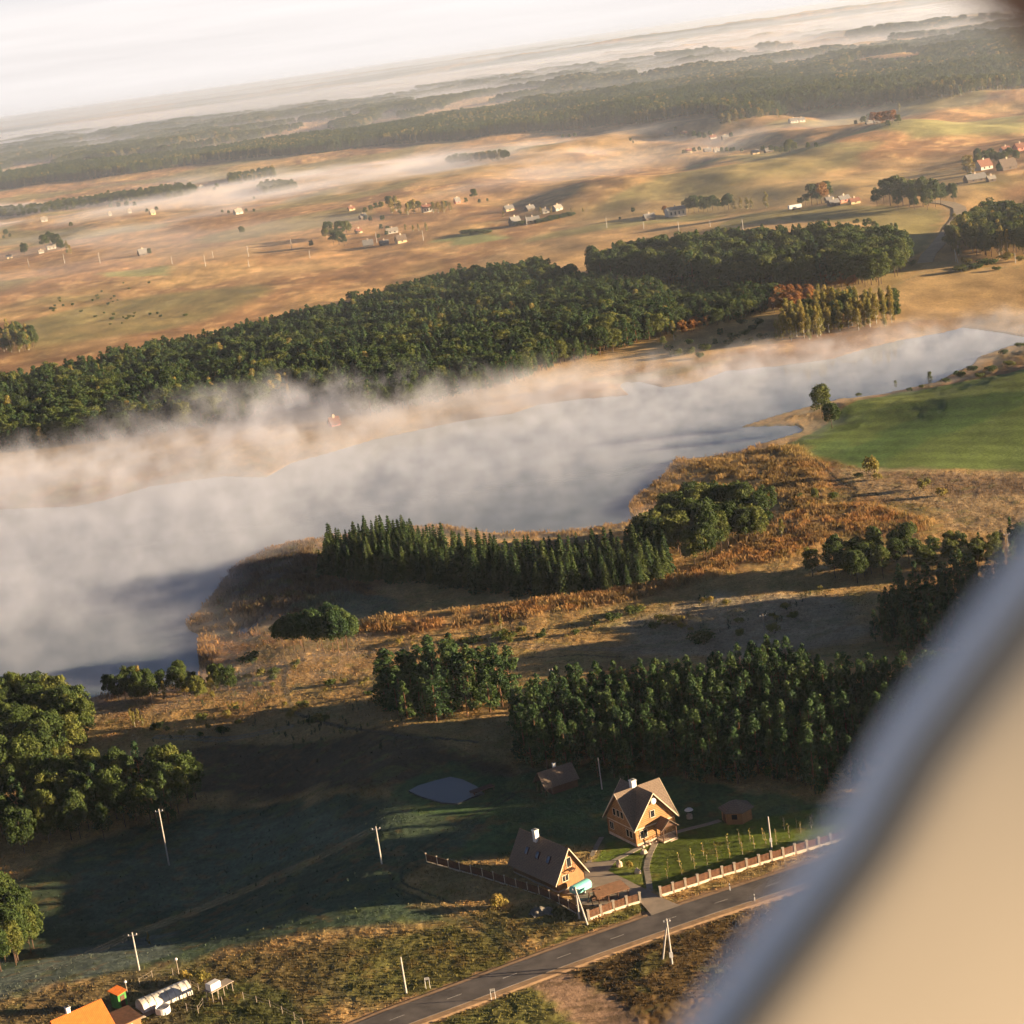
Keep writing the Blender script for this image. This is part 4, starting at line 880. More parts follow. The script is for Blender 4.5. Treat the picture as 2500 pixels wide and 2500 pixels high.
# ---------- far forests
far = []
def far_forest(pts, spacing, s, seed, mix=('pine', 'pine', 'broadleaf'), thr=None):
    P = polyD(pts); gx, gy = fill(P, spacing, seed); gx = gx; z = land(gx, gy); rg = np.random.default_rng(seed)
    if thr: m = fbm(gx/thr[1], gy/thr[2], seed, 4) > thr[0]; gx, gy, z = gx[m], gy[m], z[m]
    gm = fbm(gx/160, gy/400, seed+3, 3)
    for i in range(len(gx)):
        k = mix[rg.integers(len(mix))]
        if gm[i] > .56 and rg.random() < .75: k = 'birch' if rg.random() < .35 else 'broadleaf'
        sc = s[0]*rg.uniform(.8, 1.2); far.append((gx[i], gy[i], z[i]-.5, sc, s[1]*rg.uniform(.8, 1.2)*(1.7 if k in ('pine', 'birch') else .9), random.choice(SIDX[k])))
F1 = [(-60,372),(0,358),(150,340),(250,328),(400,305),(600,290),(740,272),(850,266),(960,252),(1100,242),(1200,234),(1330,218),(1400,226),(1500,214),(1600,202),(1700,196),(1800,186),(1990,165)]
far_forest(F1+[(1990,118),(1800,140),(1600,150),(1400,168),(1200,175),(1000,200),(850,222),(760,240),(640,258),(500,275),(300,300),(140,315),(-60,345)], 8.5, (1.35, .85), 201)
far_forest([(1990,118),(1800,140),(1600,150),(1400,168),(1200,175),(1000,200),(960,190),(1200,158),(1350,130),(1500,105),(1700,88),(1990,66)], 14, (1.35, 1.35), 202, ('pine', 'broadleaf', 'broadleaf'), (.36, 300, 500))
far_forest([(-60,345),(140,312),(300,292),(500,264),(640,250),(760,228),(850,208),(1000,188),(1200,152),(1200,140),(1000,160),(700,205),(400,250),(150,272),(-60,300)], 17, (1.4, 1.5), 203, ('broadleaf', 'broadleaf', 'pine'), (.5, 160, 420))
far_forest([(-60,300),(150,272),(400,248),(700,205),(1000,160),(1200,140),(1400,112),(1990,50),(1990,30),(1400,92),(1000,140),(700,182),(400,225),(150,250),(-60,278)], 30, (1.5, 2.5), 204, ('broadleaf', 'pine'), (.44, 400, 900))
# thickets in the misty valley
far_forest([(0,400),(60,395),(340,355),(380,362),(330,378),(200,385),(60,408),(0,412)], 10, (.75, 1.1), 205, ('broadleaf',), (.42, 40, 60))
far_forest([(430,340),(520,325),(520,335),(435,350)], 8, (.9, .9), 206, ('broadleaf', 'pine'))
far_forest([(487,362),(500,352),(555,350),(560,358),(500,368)], 6, (.7, 1.), 207, ('broadleaf',))
far_forest([(840,308),(870,302),(960,297),(960,301),(850,312)], 9, (.8, 1), 208, ('broadleaf',))
far_forest([(1350,228),(1400,214),(1520,196),(1500,206),(1440,222),(1360,236)], 10, (1, 1), 209, ('broadleaf', 'pine', 'birch'))
print('far', len(far))
gn_wood('distant_forest', far, SRC, 'distant forest bands fading into morning haze')

# ================================================================== ROAD, DRIVE, PATHS
def ribbon(name, P, w0, w1, off, mat, thick=.25, flare=0.):
    """strip following the land; w0,w1 = offsets left and right of the line"""
    pts = []
    for a, b in zip(P[:-1], P[1:]):
        n = max(2, int((b-a).length/1.5))
        for i in range(n): pts.append(a.lerp(b, i/n))
    pts.append(P[-1]); m = MB(); vs = []; zs = [GZ(p.x, p.y) for p in pts]
    zs = np.convolve(np.pad(zs, 3, 'edge'), np.ones(7)/7, 'valid')
    for i, p in enumerate(pts):
        q = (pts[min(i+1, len(pts)-1)]-pts[max(i-1, 0)]); q.z = 0; q.normalize(); nrm = Vector((-q.y, q.x, 0))
        for w_, dz in ((w0*(1+flare), -thick), (w0, 0), (w1, 0), (w1*(1+flare), -thick)): vs.append((p.x+nrm.x*w_, p.y+nrm.y*w_, zs[i]+off+dz))
    fs = []
    for i in range(len(pts)-1):
        for j in range(3): fs.append((4*i+j, 4*i+j+1, 4*i+5+j, 4*i+4+j))
    m.add(vs, fs, mat); o = m.build(name); return o, pts, zs
asph = simple('asphalt', (.105,.088,.076), .88, .38, .35); shol = simple('gravel_shoulder', (.33,.205,.11), .95, .25, 1.2); pave = simple('paving', (.30,.235,.17), .9, .12, .8)
markm = simple('road_paint', (.46,.41,.34), .85, .35, 3)
SM = []  # smooth the road line
for i in range(len(ROADP)-1):
    p0, p1, p2, p3 = ROADP[max(i-1, 0)], ROADP[i], ROADP[i+1], ROADP[min(i+2, len(ROADP)-1)]
    for k in range(4):
        t_ = k/4; SM.append(.5*((2*p1)+(p2-p0)*t_+(2*p0-5*p1+4*p2-p3)*t_*t_+(3*p1-3*p2+p3-p0)*t_**3))
SM.append(ROADP[-1])
o, _, _ = ribbon('road_shoulder', SM, -3.9, 3.7, .02, shol, .45, .3); tag(o, kind='structure')
o, rpts, rzs = ribbon('road', SM, -2.75, 2.75, .10, asph, .3); tag(o, kind='structure')
# centre dashes: 4 m long every ~12 m
acc = 0; dm = MB(); start = None
L = [0]
for a, b in zip(rpts[:-1], rpts[1:]): L.append(L[-1]+(b-a).length)
def along(s):
    i = min(max(np.searchsorted(L, s)-1, 0), len(L)-2); f = (s-L[i])/(L[i+1]-L[i]); p = rpts[i].lerp(rpts[i+1], f); z = rzs[i]*(1-f)+rzs[i+1]*f
    q = rpts[i+1]-rpts[i]; q.z = 0; return p, z+.104, q.normalized()
ref = G(1360, 2341); s0 = min(range(len(rpts)), key=lambda i: (rpts[i].xy-ref.xy).length); s0 = L[s0]
span = (G(1491,2295)-G(1360,2341)).xy.length; dl_ = (G(1394,2329)-G(1360,2341)).xy.length
s = s0-span*6
while s < L[-1]-dl_:
    if s > 0:
        vs = []
        for k in range(4):
            p, z, q = along(s+dl_*k/3); n_ = Vector((-q.y, q.x, 0))*.065; vs += [(p.x+n_.x, p.y+n_.y, z), (p.x-n_.x, p.y-n_.y, z)]
        dm.add(vs, [(2*k, 2*k+1, 2*k+3, 2*k+2) for k in range(3)], markm)
    s += span
tag(dm.build('road_markings'), kind='structure')
def pad(name, pts, off, mat):
    P = [G(*p) for p in pts]; m = MB()
    # triangulated sheet with land height, built fine enough to follow it
    poly = np.array([(p.x, p.y) for p in P]); mn = poly.min(0); mx = poly.max(0); st = .45
    gx, gy = np.meshgrid(np.arange(mn[0]-st, mx[0]+st, st), np.arange(mn[1]-st, mx[1]+st, st)); z = land(gx, gy)+off
    bm = bmesh.new(); vs = [bm.verts.new((p.x, p.y, 0)) for p in P]; bm.faces.new(vs); bm.normal_update()
    for ax, lo, hi, no in ((0, mn[0], mx[0], (1, 0, 0)), (1, mn[1], mx[1], (0, 1, 0))):
        c = lo+1.5
        while c < hi:
            bmesh.ops.bisect_plane(bm, geom=bm.verts[:]+bm.edges[:]+bm.faces[:], plane_co=(c, 0, 0) if ax == 0 else (0, c, 0), plane_no=no); c += 1.5
    bmesh.ops.recalc_face_normals(bm, faces=bm.faces[:])
    zz = land(np.array([v.co.x for v in bm.verts]), np.array([v.co.y for v in bm.verts]))
    for v, z_ in zip(bm.verts, zz): v.co.z = z_+off
    for f in bm.faces:
        if f.normal.z < 0: f.normal_flip()
    r = bmesh.ops.extrude_face_region(bm, geom=bm.faces[:])
    for v in [g_ for g_ in r['geom'] if isinstance(g_, bmesh.types.BMVert)]: v.co.z -= 0
    for v in bm.verts:
        pass
    me = bpy.data.meshes.new(name); bm.to_mesh(me); bm.free(); me.materials.append(mat); o = bpy.data.objects.new(name, me); COL.objects.link(o); tag(o, kind='structure'); return o
def sheet(name, pts, off, mat):
    P = [G(*p) for p in pts]; bm = bmesh.new(); vs = [bm.verts.new((p.x, p.y, 0)) for p in P]; bm.faces.new(vs)
    mn = [min(p[i] for p in P) for i in (0, 1)]; mx = [max(p[i] for p in P) for i in (0, 1)]
    for ax in (0, 1):
        c = mn[ax]+1.2
        while c < mx[ax]:
            bmesh.ops.bisect_plane(bm, geom=bm.verts[:]+bm.edges[:]+bm.faces[:], plane_co=(c, 0, 0) if ax == 0 else (0, c, 0), plane_no=(1, 0, 0) if ax == 0 else (0, 1, 0)); c += 1.2
    bmesh.ops.triangulate(bm, faces=bm.faces[:])
    zz = land(np.array([v.co.x for v in bm.verts]), np.array([v.co.y for v in bm.verts]))
    for v, z_ in zip(bm.verts, zz): v.co.z = z_+off
    bm.normal_update()
    for f in bm.faces:
        if f.normal.z < 0: f.normal_flip()
    me = bpy.data.meshes.new(name); bm.to_mesh(me); bm.free(); me.materials.append(mat); o = bpy.data.objects.new(name, me); COL.objects.link(o); tag(o, kind='structure'); return o
sheet('driveway', [z1(*p) for p in [(797,905),(1040,882),(1060,900),(1000,972),(1180,1058),(1330,1135),(1440,1195),(1650,1283),(1392,1378),(1320,1290),(1270,1235),(1180,1180),(1000,1290),(880,1275),(770,1260),(700,1180),(600,1165),(700,1100),(800,1060)]], .07, pave)
pathm = simple('path_gravel', (.30,.25,.185), .9, .15, 1)
def path(pts, w_, name='path'):
    o, _, _ = ribbon(name, [G(*p) for p in pts], -w_/2, w_/2, .06, pathm, .3); tag(o, kind='structure')
path([z1(*p) for p in [(832,900),(860,840),(905,750),(945,682)]], .8)
path([z1(*p) for p in [(1030,895),(1090,862),(1180,820),(1262,775),(1330,745),(1420,706),(1500,672),(1600,635),(1700,608),(1820,580),(1932,548)]]+[z2(905,538)], 1.0)
path([z1(*p) for p in [(1415,715),(1370,800),(1340,880),(1328,950),(1342,1020),(1352,1085),(1358,1150)]], .95)
dirt = simple('dirt_road', (.36,.27,.17), .95, .15, .2)
DR = d2((1700,520),(1752,508),(1742,500),(1750,485),(1772,465),(1790,440),(1812,415),(1815,398),(1800,388),(1770,380))
o, _, _ = ribbon('dirt_road', [G(*p) for p in d2((1745,497),(1752,480),(1775,455),(1795,430),(1814,405),(1810,392),(1790,384),(1760,380))], -4, 4, .35, dirt, 1.5); tag(o, kind='structure')
# pond
pm = MB(); PP = [G(*p) for p in [(998,1934),(1020,1921),(1062,1908),(1100,1899),(1130,1906),(1165,1923),(1182,1940),(1150,1950),(1118,1965),(1078,1962),(1030,1948)]]
zc = sum(p.z for p in PP)/len(PP)+.25; pm.slab([(p.x, p.y, zc) for p in PP], .6, M['glass']); o = pm.build('pond'); tag(o, kind='structure')
o.data.materials[0] = simple('pond_water', (.050,.050,.048), .3, .1, 1, spec=.8)
pb = MB(); c = G(1178, 1934)
pb.box(-2.2, 2.2, -.8, .8, .35, .48, M['darkwood']); [pb.tube((x_, y_, -.6), (x_, y_, .4), .08, .08, M['darkwood'], 6) for x_ in (-2, 0, 2) for y_ in (-.7, .7)]
o = pb.build('jetty'); o.location = (c.x, c.y, zc); o.rotation_euler.z = .5; tag(o, 'small brown wooden jetty at the right end of the dark pond', 'jetty')

# ================================================================== HOUSES
def frame_at(p0, p1):
    """origin p0, x axis towards p1"""
    d = (p1-p0); d.z = 0; return math.atan2(d.y, d.x), d.length
def window(parent, x, z, w_, h_, y, T, paneM=None, out=-1):
    """framed window on a wall; T maps local wall coords (x along, y out, z up)"""
    f = MB(); t_ = .09
    f.box(x-w_/2-t_, x+w_/2+t_, y, y+.07, z-t_, z, M['trim'], T); f.box(x-w_/2-t_, x+w_/2+t_, y, y+.07, z+h_, z+h_+t_, M['trim'], T)
    f.box(x-w_/2-t_, x-w_/2, y, y+.07, z, z+h_, M['trim'], T); f.box(x+w_/2, x+w_/2+t_, y, y+.07, z, z+h_, M['trim'], T)
    if w_ > .9: f.box(x-.03, x+.03, y, y+.05, z, z+h_, M['trim'], T)
    fo = f.build('window', parent); g_ = MB(); g_.box(x-w_/2, x+w_/2, y-.02, y+.02, z, z+h_, paneM or M['glass'], T); g_.build('pane', fo); return fo
def gable_roof(m, x0, x1, y0, y1, ze, zr, th, mat, axis='y', ov=.5, og=.4):
    """two slabs; ridge along axis"""
    if axis == 'y':
        xm = (x0+x1)/2; sl_ = (zr-ze)/((x1-x0)/2)
        for s_, xe in ((-1, x0-ov), (1, x1+ov)):
            zo = ze-sl_*ov; m.slab([(xm, y0-og, zr), (xm, y1+og, zr), (xe, y1+og, zo), (xe, y0-og, zo)], th, mat)
    else:
        ym = (y0+y1)/2; sl_ = (zr-ze)/((y1-y0)/2)
        for s_, ye in ((-1, y0-ov), (1, y1+ov)):
            zo = ze-sl_*ov; m.slab([(x0-og, ym, zr), (x1+og, ym, zr), (x1+og, ye, zo), (x0-og, ye, zo)], th, mat)
def gable_wall(m, x0, x1, y0, y1, z0, ze, zr, mat, axis='y'):
    """solid box with gable ends"""
    if axis == 'y':
        xm = (x0+x1)/2; pr = [(x0, z0), (x1, z0), (x1, ze), (xm, zr), (x0, ze)]; vs = [(a, y0, b_) for a, b_ in pr]+[(a, y1, b_) for a, b_ in pr]
    else:
        ym = (y0+y1)/2; pr = [(y0, z0), (y1, z0), (y1, ze), (ym, zr), (y0, ze)]; vs = [(x0, a, b_) for a, b_ in pr]+[(x1, a, b_) for a, b_ in pr]
    fs = [(0, 1, 2, 3, 4), (9, 8, 7, 6, 5)]+[(i, 5+i, 5+(i+1) % 5, (i+1) % 5) for i in range(5)]; m.add(vs, fs, mat)
def chimney(parent, x, y, z, h, w_=.7, mat=None):
    m = MB(); m.box(x-w_/2, x+w_/2, y-w_/2, y+w_/2, z, z+h, mat or M['white']); m.box(x-w_/2-.08, x+w_/2+.08, y-w_/2-.08, y+w_/2+.08, z+h, z+h+.12, mat or M['white']); m.box(x-.2, x+.2, y-.2, y+.2, z+h+.12, z+h+.2, M['black']); return m.build('chimney', parent)

# --- log house with crossing gables
def level(p, z): a, b_ = flat(p[0], p[1], z); return Vector((a, b_, z))
pc = G(*z1(1250, 762)); HZ = (pc.z+G(*z1(1582, 632)).z)/2; pc = level(z1(1250, 766), HZ); pr_ = level(z1(1582, 640), HZ); yaw, W_ = frame_at(pc, pr_)
pl = level(z1(955, 672), HZ); Dp = (pl-pc).xy.length; W_ = min(max(W_, 7.2), 9.5); Dp = min(max(Dp, 7.2), 9.5); print('house', W_, Dp, math.degrees(yaw))
H0 = pc.z; house = empty('log_house', (pc.x, pc.y, H0), yaw, 'two storey log house with crossing shingled gables and front porch', 'house')
ze, zr = 3.5, 8.2
m = MB(); gable_wall(m, 0, W_, .02, Dp-.02, -.6, ze, zr-.02, M['log'], 'y'); gable_wall(m, .02, W_-.02, 0, Dp, -.6, ze+.01, zr-.05, M['log'], 'x')
for z_ in (2.75,): m.box(-.03, W_+.03, -.04, Dp+.04, z_, z_+.16, M['trim'])
for x_, y_ in ((-.08, -.08), (W_-.1, -.08), (-.08, Dp-.1), (W_-.1, Dp-.1)): m.box(x_, x_+.18, y_, y_+.18, -.6, 3.1, M['plank'])
m.box(-.06, W_+.06, -.06, Dp+.06, -.6, .45, M['rock']); m.build('wall', house)
m = MB(); ce = (W_/2, Dp/2, zr+.12); ov_ = .6; zo_ = ze+.12-(zr-ze)/(W_/2)*ov_
for apx, cs_ in (((W_/2, -ov_, zr+.12), ((-ov_, -ov_), (W_+ov_, -ov_))), ((W_/2, Dp+ov_, zr+.12), ((-ov_, Dp+ov_), (W_+ov_, Dp+ov_))), ((-ov_, Dp/2, zr+.12), ((-ov_, -ov_), (-ov_, Dp+ov_))), ((W_+ov_, Dp/2, zr+.12), ((W_+ov_, -ov_), (W_+ov_, Dp+ov_)))):
    for c_ in cs_: m.slab([ce, apx, (c_[0], c_[1], zo_)], .16, M['shingle'])
roof = m.build('roof', house)
m = MB()
for (ax, yy) in (('y', -.66), ('y', Dp+.60), ('x', -.66), ('x', W_+.60)):
    Wd = W_ if ax == 'y' else Dp; sl_ = (zr-ze)/(Wd/2)
    for s_ in (0, 1):
        a = (Wd/2, zr+.16); b_ = ((-.55 if s_ == 0 else Wd+.55), ze+.16-sl_*.55)
        P4 = [(a[0], a[1]), (b_[0], b_[1]), (b_[0], b_[1]-.24), (a[0], a[1]-.24)]
        vs = [((p, yy, q) if ax == 'y' else (yy, p, q)) for p, q in P4]+[((p, yy+.06, q) if ax == 'y' else (yy+.06, p, q)) for p, q in P4]
        m.add(vs, [(0, 1, 2, 3), (7, 6, 5, 4), (0, 4, 5, 1), (1, 5, 6, 2), (2, 6, 7, 3), (3, 7, 4, 0)], M['trim'])
m.build('barge_board', roof); chimney(roof, W_/2-.5, Dp/2+.3, zr-1.1, 2.2, .85)
Tf = Matrix.Rotation(0, 4, 'Z')@Matrix.Diagonal((1, -1, 1, 1))                      # front wall: outward is -y
Tl = Matrix(((0, -1, 0, 0), (1, 0, 0, 0), (0, 0, 1, 0), (0, 0, 0, 1)))               # left wall: x along y, outward -x
window(house, 1.5, 1.15, 1.35, 1.3, .02, Tf); window(house, W_*.47, 4.1, .75, 1.1, .02, Tf)
for q_ in (1.3, 2.3): window(house, q_, 1.2, .75, 1.2, .02, Tl)
for q_ in (Dp*.42, Dp*.56, Dp*.70): window(house, q_, 4.0, .7, 1.1, .02, Tl)
window(house, Dp*.86, 1.2, 1.1, 1.2, .02, Tl)
m = MB(); m.rev([(0, .10), (.35, .07), (.5, 0), (.52, -.02), (0, -.04)], M['white'], 16, Matrix.Translation((W_/2, -.45, zr-1.35))@Matrix.Rotation(math.radians(80), 4, 'X')); m.tube((W_/2, 0, zr-1.5), (W_/2, -.4, zr-1.35), .03, .03, M['steel'], 6); m.build('satellite_dish', house)
px0, px1, pd = W_*.50, W_*.86, 2.1                                                  # porch
po_ = MB(); po_.box(px0, px1, -pd, -.07, -.4, .25, M['rock'])
for x_ in (px0+.1, px1-.1):
    po_.tube((x_, -pd+.12, .25), (x_, -pd+.12, 2.5), .1, .09, M['darkwood'], 8)
    for z_ in (.65, 1.05): po_.tube((x_, -pd+.12, z_), (x_, -.1, z_), .04, .04, M['darkwood'], 6)
for z_ in (.65, 1.05): po_.tube((px0+.1, -pd+.12, z_), (px0+1.0, -pd+.12, z_), .04, .04, M['darkwood'], 6)
for k in range(5): po_.tube((px0+.1, -pd+.25+.4*k, .25), (px0+.1, -pd+.25+.4*k, 1.05), .03, .03, M['darkwood'], 5)
for a_ in (px0+.1, px1-.1): po_.tube((a_, -pd+.12, 1.9), (a_+(.5 if a_ < W_*.6 else -.5), -pd+.12, 2.4), .05, .05, M['darkwood'], 6)
po_.box(px0+1.1, px1-.3, -pd-.35, -pd, -.4, .08, M['rock'])
porch = po_.build('porch', house); m = MB(); gable_roof(m, px0, px1, -pd, 0, 2.55, 3.75, .10, M['shingle'], 'y', .3, .3); m.build('porch_roof', porch)
m = MB(); m.add([(px0, -pd-.02, 2.5), (px1, -pd-.02, 2.5), ((px0+px1)/2, -pd-.02, 3.6), (px0, -pd+.05, 2.5), (px1, -pd+.05, 2.5), ((px0+px1)/2, -pd+.05, 3.6)], [(0, 1, 2), (5, 4, 3), (0, 3, 4, 1), (1, 4, 5, 2), (2, 5, 3, 0)], M['darkwood']); m.build('porch_gable', porch)
m = MB(); m.box((px0+px1)/2-.5, (px0+px1)/2+.5, -.06, .0, .25, 2.3, M['darkwood']); do = m.build('door', house); m = MB(); m.tube(((px0+px1)/2+.38, -.12, 1.25), ((px0+px1)/2+.38, -.06, 1.25), .04, .04, M['steel'], 6); m.build('handle', do)
# stones and plants along the front
for k, (x_, s_) in enumerate([(.6, .35), (1.2, .28), (1.9, .33), (2.6, .3), (3.2, .25)]):
    m = MB(); m.rev([(0, -.1), (.9*s_, 0), (1.0*s_, .35*s_), (.6*s_, .8*s_), (0, .95*s_)], M['rock'], 8); o = m.build('edging_stone')
    v = house.matrix_basis@Vector((x_, -.75, 0)); o.location = (v.x, v.y, GZ(v.x, v.y)); o.rotation_euler = (.1, .2, k); tag(o, 'small pale stone in the row along the log house front wall', 'stone', 'stones along the house front')

# --- plank garage house
pa = G(*z1(578, 1158)); pa = level(z1(578, 1160), pa.z); pb_ = level(z1(800, 1062), pa.z); yaw2, W2 = frame_at(pa, pb_); W2 = min(max(W2, 5.0), 7.0); pe = level(z1(135, 1015), pa.z); D2 = min(max((pe-pa).xy.length, 11), 16); print('garage', W2, D2, math.degrees(yaw2), math.degrees(math.atan2(pe.y-pa.y, pe.x-pa.x)))
gar = empty('plank_outbuilding', (pa.x, pa.y, pa.z), yaw2, 'long ochre plank outbuilding with steep shingled roof and three skylights', 'outbuilding')
ze2, zr2 = 2.6, 6.6
m = MB(); gable_wall(m, 0, W2, 0, D2, -1.2, ze2, zr2, M['plank'], 'y'); m.box(-.04, W2+.04, -.04, D2+.04, -1.2, .3, M['rock']); m.build('wall', gar)
m = MB(); gable_roof(m, 0, W2, 0, D2, ze2+.12, zr2+.12, .15, M['shingle'], 'y', .75, .5); roof2 = m.build('roof', gar)
m = MB(); sl2 = (zr2-ze2)/(W2/2)
for yy in (-.56,):
    for s_ in (0, 1):
        a = (W2/2, zr2+.16); b_ = ((-.75 if s_ == 0 else W2+.75), ze2+.16-sl2*.75); P4 = [a, b_, (b_[0], b_[1]-.25), (a[0], a[1]-.25)]
        vs = [(p, yy, q) for p, q in P4]+[(p, yy+.06, q) for p, q in P4]; m.add(vs, [(0, 1, 2, 3), (7, 6, 5, 4), (0, 4, 5, 1), (1, 5, 6, 2), (2, 6, 7, 3), (3, 7, 4, 0)], M['trim'])
m.build('barge_board', roof2)
ang = math.atan(sl2)
for f in (.26, .50, .74):
    T = Matrix.Translation((W2*.20, D2*f, ze2+.13+sl2*W2*.20))@Matrix.Rotation(-ang, 4, 'Y'); m = MB()
    m.box(-.62, .62, -.42, .42, .0, .12, M['darkwood'], T); sk = m.build('skylight', roof2); m = MB(); m.box(-.52, .52, -.33, .33, .125, .14, simple('skylight_glass', (.05,.06,.08), .15, .1, spec=.8), T); m.build('pane', sk)
chimney(roof2, W2/2-.45, D2*.62, zr2-.7, 1.9, .75)
window(gar, W2*.5, 3.5, .8, 1.5, .02, Tf); window(gar, W2*.30, 1.5, 1.1, .9, .02, Tf)
m = MB(); m.box(W2*.5-.6, W2*.5+.6, -.9, -.05, 3.15, 3.25, M['darkwood']); m.tube((W2*.5-.55, -.85, 3.2), (W2*.5-.55, -.05, 2.4), .05, .05, M['darkwood'], 6); m.tube((W2*.5+.55, -.85, 3.2), (W2*.5+.55, -.05, 2.4), .05, .05, M['darkwood'], 6)
for x_ in (-.58, 0, .58): m.tube((W2*.5+x_, -.87, 3.2), (W2*.5+x_, -.87, 4.1), .035, .035, M['darkwood'], 6)
m.tube((W2*.5-.6, -.87, 4.1), (W2*.5+.6, -.87, 4.1), .04, .04, M['darkwood'], 6); m.build('balcony', gar)
window(gar, D2*.25, 1.2, .8, .8, .02, Tl); window(gar, D2*.86, 1.3, .8, .8, .02, Tl)

# --- hexagonal garden hut
gp = G(1800, 2000); hut = empty('garden_hut', (gp.x, gp.y, gp.z), yaw+.25, 'small six sided ochre garden hut with shingled peaked roof', 'hut')
R6 = 2.5
m = MB(); m.rev([(0, -.6), (R6, -.6), (R6, 2.15), (0, 2.15)], M['plank'], 6); m.build('wall', hut)
m = MB(); m.rev([(R6+.45, 2.0), (R6+.48, 2.16), (0.02, 3.5), (0, 3.4)], M['shingle'], 6); m.rev([(R6+.45, 2.0), (0, 2.05)], M['darkwood'], 6); m.build('roof', hut)
m = MB(); a6 = math.radians(-90); T6 = Matrix.Rotation(math.radians(-30-60), 4, 'Z')
m.box(R6*.866-.02, R6*.866+.05, -.5, .5, -.3, 1.85, M['darkwood'], Matrix.Rotation(math.radians(150), 4, 'Z')); m.build('door', hut)
m = MB(); m.box(R6*.866-.02, R6*.866+.04, -.45, .45, .9, 1.7, M['glass'], Matrix.Rotation(math.radians(210), 4, 'Z')); m.build('window', hut)

# --- dark bath house near the wood
bp_ = G(*z1(480, 290)); bq = G(*z1(640, 250)); yb = yaw2
bath = empty('bath_house', (bp_.x, bp_.y, bp_.z), yb-.15, 'dark shingled bath house in the shade left of the log house', 'bath house')
bath.scale = (.8, .8, .8)
m = MB(); gable_wall(m, 0, 6.5, -2.4, 2.4, -.8, 2.3, 4.9, M['darkwood'], 'x'); m.build('wall', bath)
m = MB(); gable_roof(m, -1.6, 6.5, -2.4, 2.4, 2.42, 5.02, .12, M['shingle'], 'x', .5, .3); rb_ = m.build('roof', bath); chimney(rb_, 2.6, .3, 4.4, 1.4, .6)
m = MB()
for y_ in (-2.2, 0, 2.2): m.tube((-1.5, y_, -.6), (-1.5, y_, 2.4), .09, .09, M['darkwood'], 7)
m.tube((-1.5, -2.2, .9), (-1.5, 0, .9), .05, .05, M['darkwood'], 6); m.build('porch', bath); m = MB(); m.box(-.06, .0, -.5, .5, 0, 1.9, M['plank']); m.build('door', bath)

# --- plank shelter behind the front fence
s0_ = G(*z1(925, 1262)); s1_ = level(z1(1175, 1185), s0_.z); ys, Ls = frame_at(s0_, s1_)
sh = empty('plank_shelter', (s0_.x, s0_.y, s0_.z), ys, 'low open shelter with brown plank roof behind the front fence', 'shelter')
Ls = min(max(Ls, 4.2), 6)
m = MB(); m.slab([(-.3, -.3, 1.35), (Ls+.3, -.3, 1.35), (Ls-.1, 2.1, 1.95), (-.1, 2.1, 1.95)], .1, M['plank']); m.build('roof', sh).data.materials[0] = simple('brown_planks', (.22,.115,.06), .8, .2, 2, bands=('X', 6, .7))
for x_ in (0, Ls*.33, Ls*.66, Ls):
    for y_, z_ in ((0, 1.3), (1.9, 1.8)):
        m = MB(); m.tube((x_, y_, -.5), (x_, y_, z_), .09, .08, M['darkwood'], 7); m.build('post', sh)
m = MB(); m.box(.1, Ls*.5, 1.6, 1.75, .1, 1.7, M['fence']); m.build('back_panel', sh)
w0_ = G(*z1(895, 1240)); sw = empty('garden_swing', (w0_.x, w0_.y, w0_.z), ys+.2, 'small dark garden swing at the left end of the plank shelter', 'swing')
m = MB()
for x_ in (-1.0, 1.0): m.tube((x_-.0, -.7, 0), (x_, 0, 2.0), .07, .07, M['darkwood'], 6); m.tube((x_, .7, 0), (x_, 0, 2.0), .07, .07, M['darkwood'], 6)
m.tube((-1.15, 0, 2.0), (1.15, 0, 2.0), .07, .07, M['darkwood'], 6); m.build('frame', sw)
m = MB(); m.box(-.7, .7, -.25, .25, .5, .58, M['darkwood']); m.box(-.7, .7, .2, .27, .58, 1.1, M['darkwood']); [m.tube((x_, 0, .55), (x_, 0, 2), .02, .02, M['steel'], 5) for x_ in (-.65, .65)]; m.build('seat', sw)

# --- turquoise trailer
tp = G(*z1(770, 1160)); te = G(*z1(700, 1185)); tr = empty('trailer', (tp.x, tp.y, tp.z), yaw2+.12, 'rounded turquoise trailer parked against the gable of the plank outbuilding', 'trailer')
m = MB(); pr = []; nn_ = 10
prof = [(-.8, .55), (-.85, 1.2)]+[(.85*math.cos(a), 1.25+.55*math.sin(a)) for a in np.linspace(math.pi*.97, .03*math.pi, 9)]+[(.85, 1.2), (.8, .55)]
xs_ = [-1.75, -1.6, 1.6, 1.75]; sc2 = [.82, 1, 1, .82]
vs = [(x_, p*s_, 1.1+(q-1.1)*s_) for x_, s_ in zip(xs_, sc2) for p, q in prof]; n_ = len(prof)
fs = [(j*n_+i, j*n_+(i+1) % n_, (j+1)*n_+(i+1) % n_, (j+1)*n_+i) for j in range(3) for i in range(n_)]+[tuple(range(n_)), tuple(range(4*n_-1, 3*n_-1, -1))]
m.add(vs, fs, M['turq']); m.build('body', tr, False)
for y_ in (-.78, .78): m = MB(); m.tube((0, y_-.1, .33), (0, y_+.1, .33), .33, .33, M['black'], 14); wl = m.build('wheel', tr); m = MB(); m.tube((0, y_-.11, .33), (0, y_+.11, .33), .17, .17, M['white'], 10); m.build('hub', wl)
m = MB(); m.tube((1.6, 0, .5), (2.7, 0, .5), .05, .04, M['steel'], 6); m.tube((2.5, 0, .5), (2.5, 0, .05), .04, .05, M['steel'], 6); m.build('drawbar', tr)

